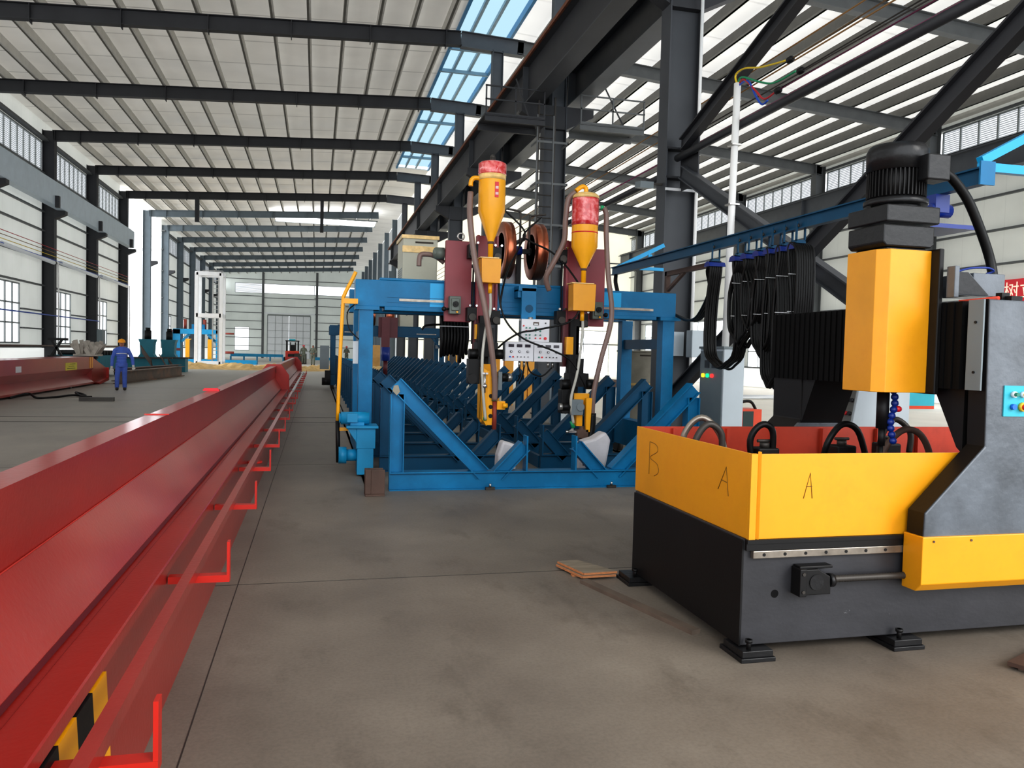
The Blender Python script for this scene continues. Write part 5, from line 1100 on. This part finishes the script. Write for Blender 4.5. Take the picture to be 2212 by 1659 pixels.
part('rack_frame', MB().obox((-10.3, 35, .9), (-9.9, 35, 1.6), .1, .08).obox((-9.9, 35, .9), (-10.3, 35, 1.6), .1, .08).box(-10.4, -8.6, 34.9, 35.1, .85, .95).box(-10.4, -9.7, 34.9, 35.1, 1.55, 1.65), 'black', t)
for x in (-10.3, -8.7): part('leg', MB().box(x-.06, x+.06, 34.9, 35.1, 0, .9), 'black', t)
b = MB()
for i in range(46):
    a = -.9+1.8*random.random(); l = .3+.3*random.random(); yy = 34.5+1.0*random.random(); cx = -9.15 if i % 2 else -8.75
    b.obox((cx+.1*a, yy, 1.02), (cx+l*sin(a), yy+.2*random.random()-.1, 1.02+l*cos(a)), .16, .012, up=(.3*random.random(), 1, 0))
b.box(-9.4, -8.5, 34.6, 35.4, .96, 1.03)
solo('paper_bundle', b, 'straw', 'fanned heap of pale sheets on the black rack behind the red girder', 'sheets', kind='stuff')
solo('timber_block', MB().obox((-5.85, 22.1, .05), (-5.05, 22.15, .05), .16, .1), 'iron', 'dark timber block lying on the floor below the worker', 'block')
hose('rubber_hose', [(-7.6, 22.6, .03), (-7.3, 23.0, .12), (-7.0, 22.7, .03), (-6.7, 23.2, .03), (-6.4, 23.6, .06), (-6.2, 24.0, .03), (-6.5, 24.2, .1), (-6.2, 23.6, .03), (-5.9, 23.4, .03)], .03, 'black', 'tangle of black hose on the floor before the far red girder')
# white lattice tower
t = thing('lattice_tower', 'tall white box-frame tower standing on the far floor', 'tower', (-7.6, 62.5, 0))
for x in (-8.55, -6.85):
    for y in (61.4, 63.2): part('upright', MB().box(x-.12, x+.12, y-.12, y+.12, 0, 6.8), 'white', t)
for z in (.18, 3.7, 6.75):
    b = MB()
    for y in (61.4, 63.2): b.box(-8.55, -6.85, y-.12, y+.12, z-.14, z+.14)
    for x in (-8.55, -6.85): b.box(x-.12, x+.12, 61.4, 63.2, z-.14, z+.14)
    part('ring_frame', b, 'white', t)
l = part('ladder', MB().box(-7.7, -7.62, 63.3, 63.4, .2, 6.8).box(-7.3, -7.22, 63.3, 63.4, .2, 6.8), 'steel', t)
b = MB()
for i in range(20): b.box(-7.7, -7.22, 63.33, 63.37, .5+.31*i, .54+.31*i)
part('rung', b, 'steel', l)
part('guardrail', MB().box(-8.4, -6.9, 63.2, 63.25, 7.1, 7.15).box(-8.4, -8.35, 63.2, 63.25, 6.8, 7.15).box(-6.95, -6.9, 63.2, 63.25, 6.8, 7.15), 'steel', t)
# blue assembly press at the back
t = thing('assembly_press', 'bright blue portal press with yellow arms behind the white tower', 'machine', (-9.3, 69, 0))
for x in (-11.05, -7.75): part('upright', MB().box(x-.28, x+.28, 68.6, 69.4, .3, 2.75), 'cyan', t)
part('crown', MB().box(-11.3, -7.5, 68.6, 69.4, 2.4, 2.8), 'cyan', t)
part('crown_box', MB().box(-9.9, -8.9, 68.6, 69.4, 2.8, 3.2), 'blue', t)
part('knee_brace', MB().obox((-10.75, 69, 1.75), (-10.1, 69, 2.4), .2, .2).obox((-8.05, 69, 1.75), (-8.7, 69, 2.4), .2, .2), 'cyan', t)
part('bed', MB().box(-11.4, -4.8, 68.2, 69.8, 0, .35), 'cyan', t)
for x in (-10.2, -8.5): part('press_arm', MB().prism([(x-.15, .35), (x+.15, .35), (x+.15, 1.9), (x+.3, 2.0), (x-.15, 2.0)], 'y', 68.5, 68.9), 'yellow2', t)
for x in (-10.45, -8.95): part('cylinder', MB().cyl((x, 69, 2.8), (x, 69, 3.6), .13, n=12), 'redhose', t)
part('side_ram', MB().cyl((-12.3+.9, 68.4, 2.6), (-11.3, 68.4, 2.6), .07, n=8).cyl((-7.5, 68.4, 2.5), (-6.6, 68.4, 2.5), .07, n=8).cyl((-7.5, 68.4, .95), (-6.6, 68.4, .95), .1, n=8), 'redhose', t)
t = thing('hydraulic_unit', 'dark red hydraulic unit left of the blue portal press', 'machine', (-10.9, 64.5, 0))
part('tank', MB().box(-11.25, -10.55, 64.2, 64.9, .75, 1.6), 'maroon', t); part('stand', MB().box(-11.1, -10.7, 64.3, 64.8, 0, .75), 'iron', t); part('shaft', MB().cyl((-10.55, 64.5, 1.15), (-10.1, 64.5, 1.15), .1, n=10), 'maroon_d', t)
def bed(x0, x1, y, z, label):
    t = thing('conveyor_bed', label, 'conveyor', ((x0+x1)/2, y, 0), 'blue conveyor beds')
    part('bed_frame', MB().box(x0, x1, y-.4, y+.4, z, z+.3), 'cyan', t)
    n_ = int((x1-x0)/1.2)
    for i in range(n_+1): part('leg', MB().box(x0+(x1-x0)*i/n_-.06, x0+(x1-x0)*i/n_+.06, y-.3, y+.3, 0, z), 'cyan', t)
bed(-8.6, -3.4, 86, .45, 'long blue conveyor bed on the far floor left of the big door')
bed(-.2, 3.4, 88, .2, 'low blue conveyor bed on the far floor right of the big door')
bed(2.0, 6.0, 78, .25, 'low blue conveyor bed behind the far gantry')
solo('cardboard_box', MB().box(3.6, 4.8, 62, 62.8, .0, .9), 'box_card', 'cardboard box behind the far end of the cradle row, the nearer one', 'box', 'cardboard boxes')
solo('cardboard_box', MB().box(4.3, 6.0, 70, 70.8, .0, 1.9), 'box_card', 'tall cardboard box behind the far end of the cradle row', 'box', 'cardboard boxes')
# forklift
t = thing('forklift', 'red forklift with a turquoise beacon parked by the big far door', 'forklift', (-2.2, 78, 0))
part('chassis', MB().prism([(76.8, .3), (76.8, 1.15), (77.6, 1.2), (78.9, .9), (79, .3)], 'x', -2.85, -1.6), 'orange', t, bev=.05)
part('counterweight', MB().box(-2.8, -1.65, 76.6, 76.85, .35, 1.05), 'redlit', t, bev=.05)
part('grille', MB().box(-2.6, -1.85, 76.58, 76.6, .62, .9), 'black', t)
for x in (-2.75, -1.7): part('roof_post', MB().box(x-.05, x+.05, 77.0, 77.1, 1.1, 2.1).box(x-.05, x+.05, 78.5, 78.6, .9, 2.1), 'black', t)
part('roof', MB().box(-2.85, -1.6, 76.9, 78.7, 2.08, 2.16), 'black', t); part('beacon', MB().box(-2.5, -1.95, 76.85, 77.1, 2.16, 2.3), 'teal_plate', t)
part('seat', MB().box(-2.45, -2.0, 77.3, 77.8, 1.15, 1.75), 'black', t)
for x in (-2.9, -1.55):
    for y in (77.1, 78.6): part('wheel', MB().cyl((x-.08, y, .3), (x+.08, y, .3), .3, n=18), 'rubber', t)
part('mast', MB().box(-2.5, -2.4, 79.0, 79.12, .1, 2.0).box(-2.05, -1.95, 79.0, 79.12, .1, 2.0), 'iron', t)
solo('steel_bin', MB().prism([(75.0, .0), (75.0, .6), (75.9, .95), (76.3, .3), (76.3, 0)], 'x', -2.0, -.9), 'iron', 'dark curved steel bin in front of the forklift', 'bin')
# ================================================================== PEOPLE
def fused(name, mb, m, parent, vox, smooth=4):
    """voxel-fuse overlapping limbs into one continuous surface"""
    off = wloc(parent)
    me = mb.mesh(name+'_raw', off); o = bpy.data.objects.new(name+'_raw', me); COL.objects.link(o)
    r = o.modifiers.new('r', 'REMESH'); r.mode = 'VOXEL'; r.voxel_size = vox; r.use_smooth_shade = True
    s = o.modifiers.new('s', 'SMOOTH'); s.iterations = smooth; s.factor = .5
    dg = bpy.context.evaluated_depsgraph_get(); dg.update()
    me2 = bpy.data.meshes.new_from_object(o.evaluated_get(dg)); bpy.data.objects.remove(o)
    me2.name = name; me2.materials.clear(); me2.materials.append(M[m])
    me2.polygons.foreach_set('use_smooth', [True]*len(me2.polygons))
    q = bpy.data.objects.new(name, me2); COL.objects.link(q); q.parent = parent
    return q
def person(x, y, h, rz, label, pose, cloth, hat, hatm, lowcloth=None, vox=.014, group=None, gloves=True):
    """standing figure of height h facing -y, turned by rz; pose: hand positions (rx,ry,rz),(lx,ly,lz) in body units"""
    t = thing('person', label, 'person', (x, y, 0), group)
    k = h/1.72; cz, sz = cos(rz), sin(rz)
    def W(p): return (x+(p[0]*cz-p[1]*sz)*k, y+(p[0]*sz+p[1]*cz)*k, p[2]*k)
    def tb(mb, pts, rs, n=12): return mb.tube([W(p) for p in pts], [r*k for r in rs], n)
    def bl(mb, p, r, sc=(1, 1, 1), n=14): return mb.ball(W(p), r*k, n, sc)
    fx = pose.get('feet', (.11, -.11)); hands = pose['hands']; elb = pose['elbows']
    legs = [[(s*.09, 0, .88), (fx[i]*.95, -.015, .48), (fx[i], .015, .09)] for i, s in enumerate((1, -1))]
    arms = [[(s*.185, 0, 1.40), elb[i], hands[i]] for i, s in enumerate((1, -1))]
    def torso(mb, e):
        for z, a, b_ in ((.90, .165, .115), (1.0, .16, .115), (1.1, .155, .11), (1.2, .165, .115), (1.3, .18, .12), (1.38, .175, .11), (1.43, .13, .09)):
            bl(mb, (0, 0, z), .1+e*.0, ((a+e)/.1, (b_+e)/.1, .09/.1))
    b = MB(); torso(b, -.01)
    for L in legs: tb(b, L, (.085, .055, .038))
    for i, s in enumerate((1, -1)): bl(b, (fx[i], -.05, .045), .045, (1, 2.2, 1))
    for A in arms:
        tb(b, A, (.052, .04, .026)); d = (V(A[2])-V(A[1])).normalized(); hb = V(A[2])
        sd = d.cross(V((0, 1, 0))).normalized()
        bl(b, tuple(hb+d*.045), .04, (.9, .7, 1.1))
        for f in range(4):
            p0 = hb+d*.06+sd*(.024*(f-1.5)); L_ = (.06, .075, .07, .055)[f]
            tb(b, [tuple(p0), tuple(p0+d*L_*.6+V((0, -.008, 0))), tuple(p0+d*L_+V((0, -.022, 0)))], (.011, .0105, .009), 7)
        p0 = hb+d*.02+V((0, -.02, 0)); tb(b, [tuple(p0), tuple(p0+d*.035+V((0, -.032, 0)))], (.013, .01), 7)
    tb(b, [(0, 0, 1.42), (0, -.012, 1.53)], (.058, .054))
    bl(b, (0, -.012, 1.60), .1, (.74, .9, 1.13)); bl(b, (0, -.045, 1.545), .06, (.85, .9, .75))
    bl(b, (0, -.108, 1.592), .017, (.8, 1, 1.4))                      # nose
    for s in (1, -1): bl(b, (s*.076, 0, 1.595), .022, (.45, .8, 1.3))   # ears
    fused('body', b, 'skin', t, vox*k, 2)
    e = MB()
    for s in (1, -1): bl(e, (s*.03, -.094, 1.615), .009)
    part('eye', e, 'dkbtn', t); part('mouth', bl(MB(), (0, -.097, 1.55), .018, (1.1, .5, .3)), 'redhose', t)
    part('hair', bl(MB(), (0, .004, 1.625), .1, (.77, .9, 1.02)), 'hair', t)
    j = MB(); torso(j, .012)
    for A in arms:
        q = V(A[1]).lerp(V(A[2]), .93); tb(j, [(A[0][0]*.8, 0, 1.39), A[0], A[1], tuple(q)], (.075, .075, .06, .05))
    for s in (1, -1): tb(j, [(s*.03, 0, 1.44), (s*.17, 0, 1.415)], (.055, .06))
    tb(j, [(0, 0, .93), (0, 0, .80)], (.165, .165), 18)
    jk = fused('jacket', j, cloth, t, .016*k, 3)
    if pose.get('stripe'):
        part('chest_stripe', MB().tube([W(p) for p in spline([(-.16, -.085, 1.25), (-.08, -.135, 1.262), (.0, -.145, 1.266), (.08, -.135, 1.262), (.16, -.085, 1.25)], 4)], .012, 6), 'white', t)
    r = MB()
    for L in legs: tb(r, [(L[0][0]*.9, 0, .93), L[0], L[1], L[2]], (.105, .105, .078, .07))
    bl(r, (0, 0, .9), .13, (1.25, .95, .9))
    fused('trousers', r, lowcloth or cloth, t, .016*k, 3)
    o_ = MB()
    for i in (0, 1): bl(o_, (fx[i], -.055, .05), .055, (.95, 2.3, .9)); tb(o_, [(fx[i], .015, .02), (fx[i], .015, .12)], (.055, .055))
    fused('boots', o_, 'boot', t, .014*k, 2)
    if gloves:
        g = MB()
        for A in arms:
            d = (V(A[2])-V(A[1])).normalized(); hb = V(A[2]); sd = d.cross(V((0, 1, 0))).normalized()
            bl(g, tuple(hb+d*.04), .046, (.95, .75, 1.15)); tb(g, [tuple(hb-d*.03), tuple(hb+d*.03)], (.042, .044))
            for f in range(4):
                p0 = hb+d*.06+sd*(.028*(f-1.5)); L_ = (.065, .08, .075, .06)[f]
                tb(g, [tuple(p0), tuple(p0+d*L_*.6+V((0, -.01, 0))), tuple(p0+d*L_+V((0, -.026, 0)))], (.015, .0145, .013), 8)
            p0 = hb+d*.02+V((0, -.025, 0)); tb(g, [tuple(p0), tuple(p0+d*.04+V((0, -.035, 0)))], (.017, .014), 8)
        fused('gloves', g, 'glove', t, .0095*k, 1)
    if hat:
        c = W((0, .005, 1.635))
        hm = part('helmet', MB().lathe([(.125*k, 0), (.122*k, .03*k), (.108*k, .075*k), (.075*k, .112*k), (.03*k, .128*k), (.001, .13*k)], c, 24), hatm, t)
        part('brim', MB().prism([(c[0]-.1*k*cz-.0*sz, c[1]-.1*k*sz-.06*k), (c[0]-.07*k, c[1]-.17*k), (c[0]+.07*k, c[1]-.17*k), (c[0]+.1*k, c[1]-.06*k)], 'z', c[2]-.004*k, c[2]+.012*k), hatm, hm)
        part('ridge', MB().tube([W(p) for p in ((0, -.1, 1.70), (0, -.04, 1.76), (0, .04, 1.762), (0, .1, 1.70))], .012*k, 8), hatm, hm)
    return t
person(-6.03, 27.37, 1.60, .25, 'worker in blue coveralls and orange helmet standing by the far red girder', {'hands': [(.36, -.08, .84), (-.30, -.03, .80)], 'elbows': [(.33, .03, 1.10), (-.28, .03, 1.10)], 'feet': (.10, -.14), 'stripe': True}, 'coverall', True, 'helmet')
person(-1.15, 74.5, 1.74, .3, 'person in camouflage and red helmet touching their face beside the forklift', {'hands': [(.06, -.17, 1.48), (-.27, -.05, .84)], 'elbows': [(.26, -.14, 1.18), (-.27, .03, 1.12)]}, 'camo', True, 'pinkhat', vox=.02, group='distant people', gloves=False)
person(-.30, 70.8, 1.74, -.2, 'bareheaded person in camouflage standing alone on the far aisle', {'hands': [(.14, -.2, 1.02), (-.12, -.2, 1.0)], 'elbows': [(.29, -.03, 1.14), (-.29, -.03, 1.14)]}, 'camo', False, '', vox=.02, group='distant people', gloves=False)
person(3.0, 83, 1.74, .2, 'person in camouflage and red helmet seen through the legs of the near gantry', {'hands': [(.1, -.22, 1.15), (-.1, -.22, 1.1)], 'elbows': [(.28, -.05, 1.12), (-.28, -.05, 1.12)]}, 'camo', True, 'pinkhat', vox=.02, group='distant people', gloves=False)
# ================================================================== LIGHT
w = bpy.data.worlds.new('world'); SC.world = w; w.use_nodes = True
bg = w.node_tree.nodes['Background']; bg.inputs[0].default_value = (.92, .96, 1.0, 1); bg.inputs[1].default_value = 3.2
def area(name, loc, rot, sx, sy, e, col=(1, 1, 1)):
    l = bpy.data.lights.new(name, 'AREA'); l.shape = 'RECTANGLE'; l.size = sx; l.size_y = sy; l.energy = e; l.color = col
    o = bpy.data.objects.new(name, l); COL.objects.link(o); o.location = loc; o.rotation_euler = rot
    return o
s = bpy.data.lights.new('sun', 'SUN'); s.energy = 1.5; s.angle = radians(24); s.color = (1, .97, .92)
so_ = bpy.data.objects.new('sun', s); COL.objects.link(so_); so_.rotation_euler = (radians(60), 0, radians(36))
SC.view_settings.view_transform = 'Standard'; SC.view_settings.look = 'None'
SC.view_settings.exposure = 0.22; SC.view_settings.gamma = 0.87
SC.cycles.max_bounces = 5; SC.cycles.diffuse_bounces = 3; SC.cycles.glossy_bounces = 2; SC.cycles.sample_clamp_indirect = 6
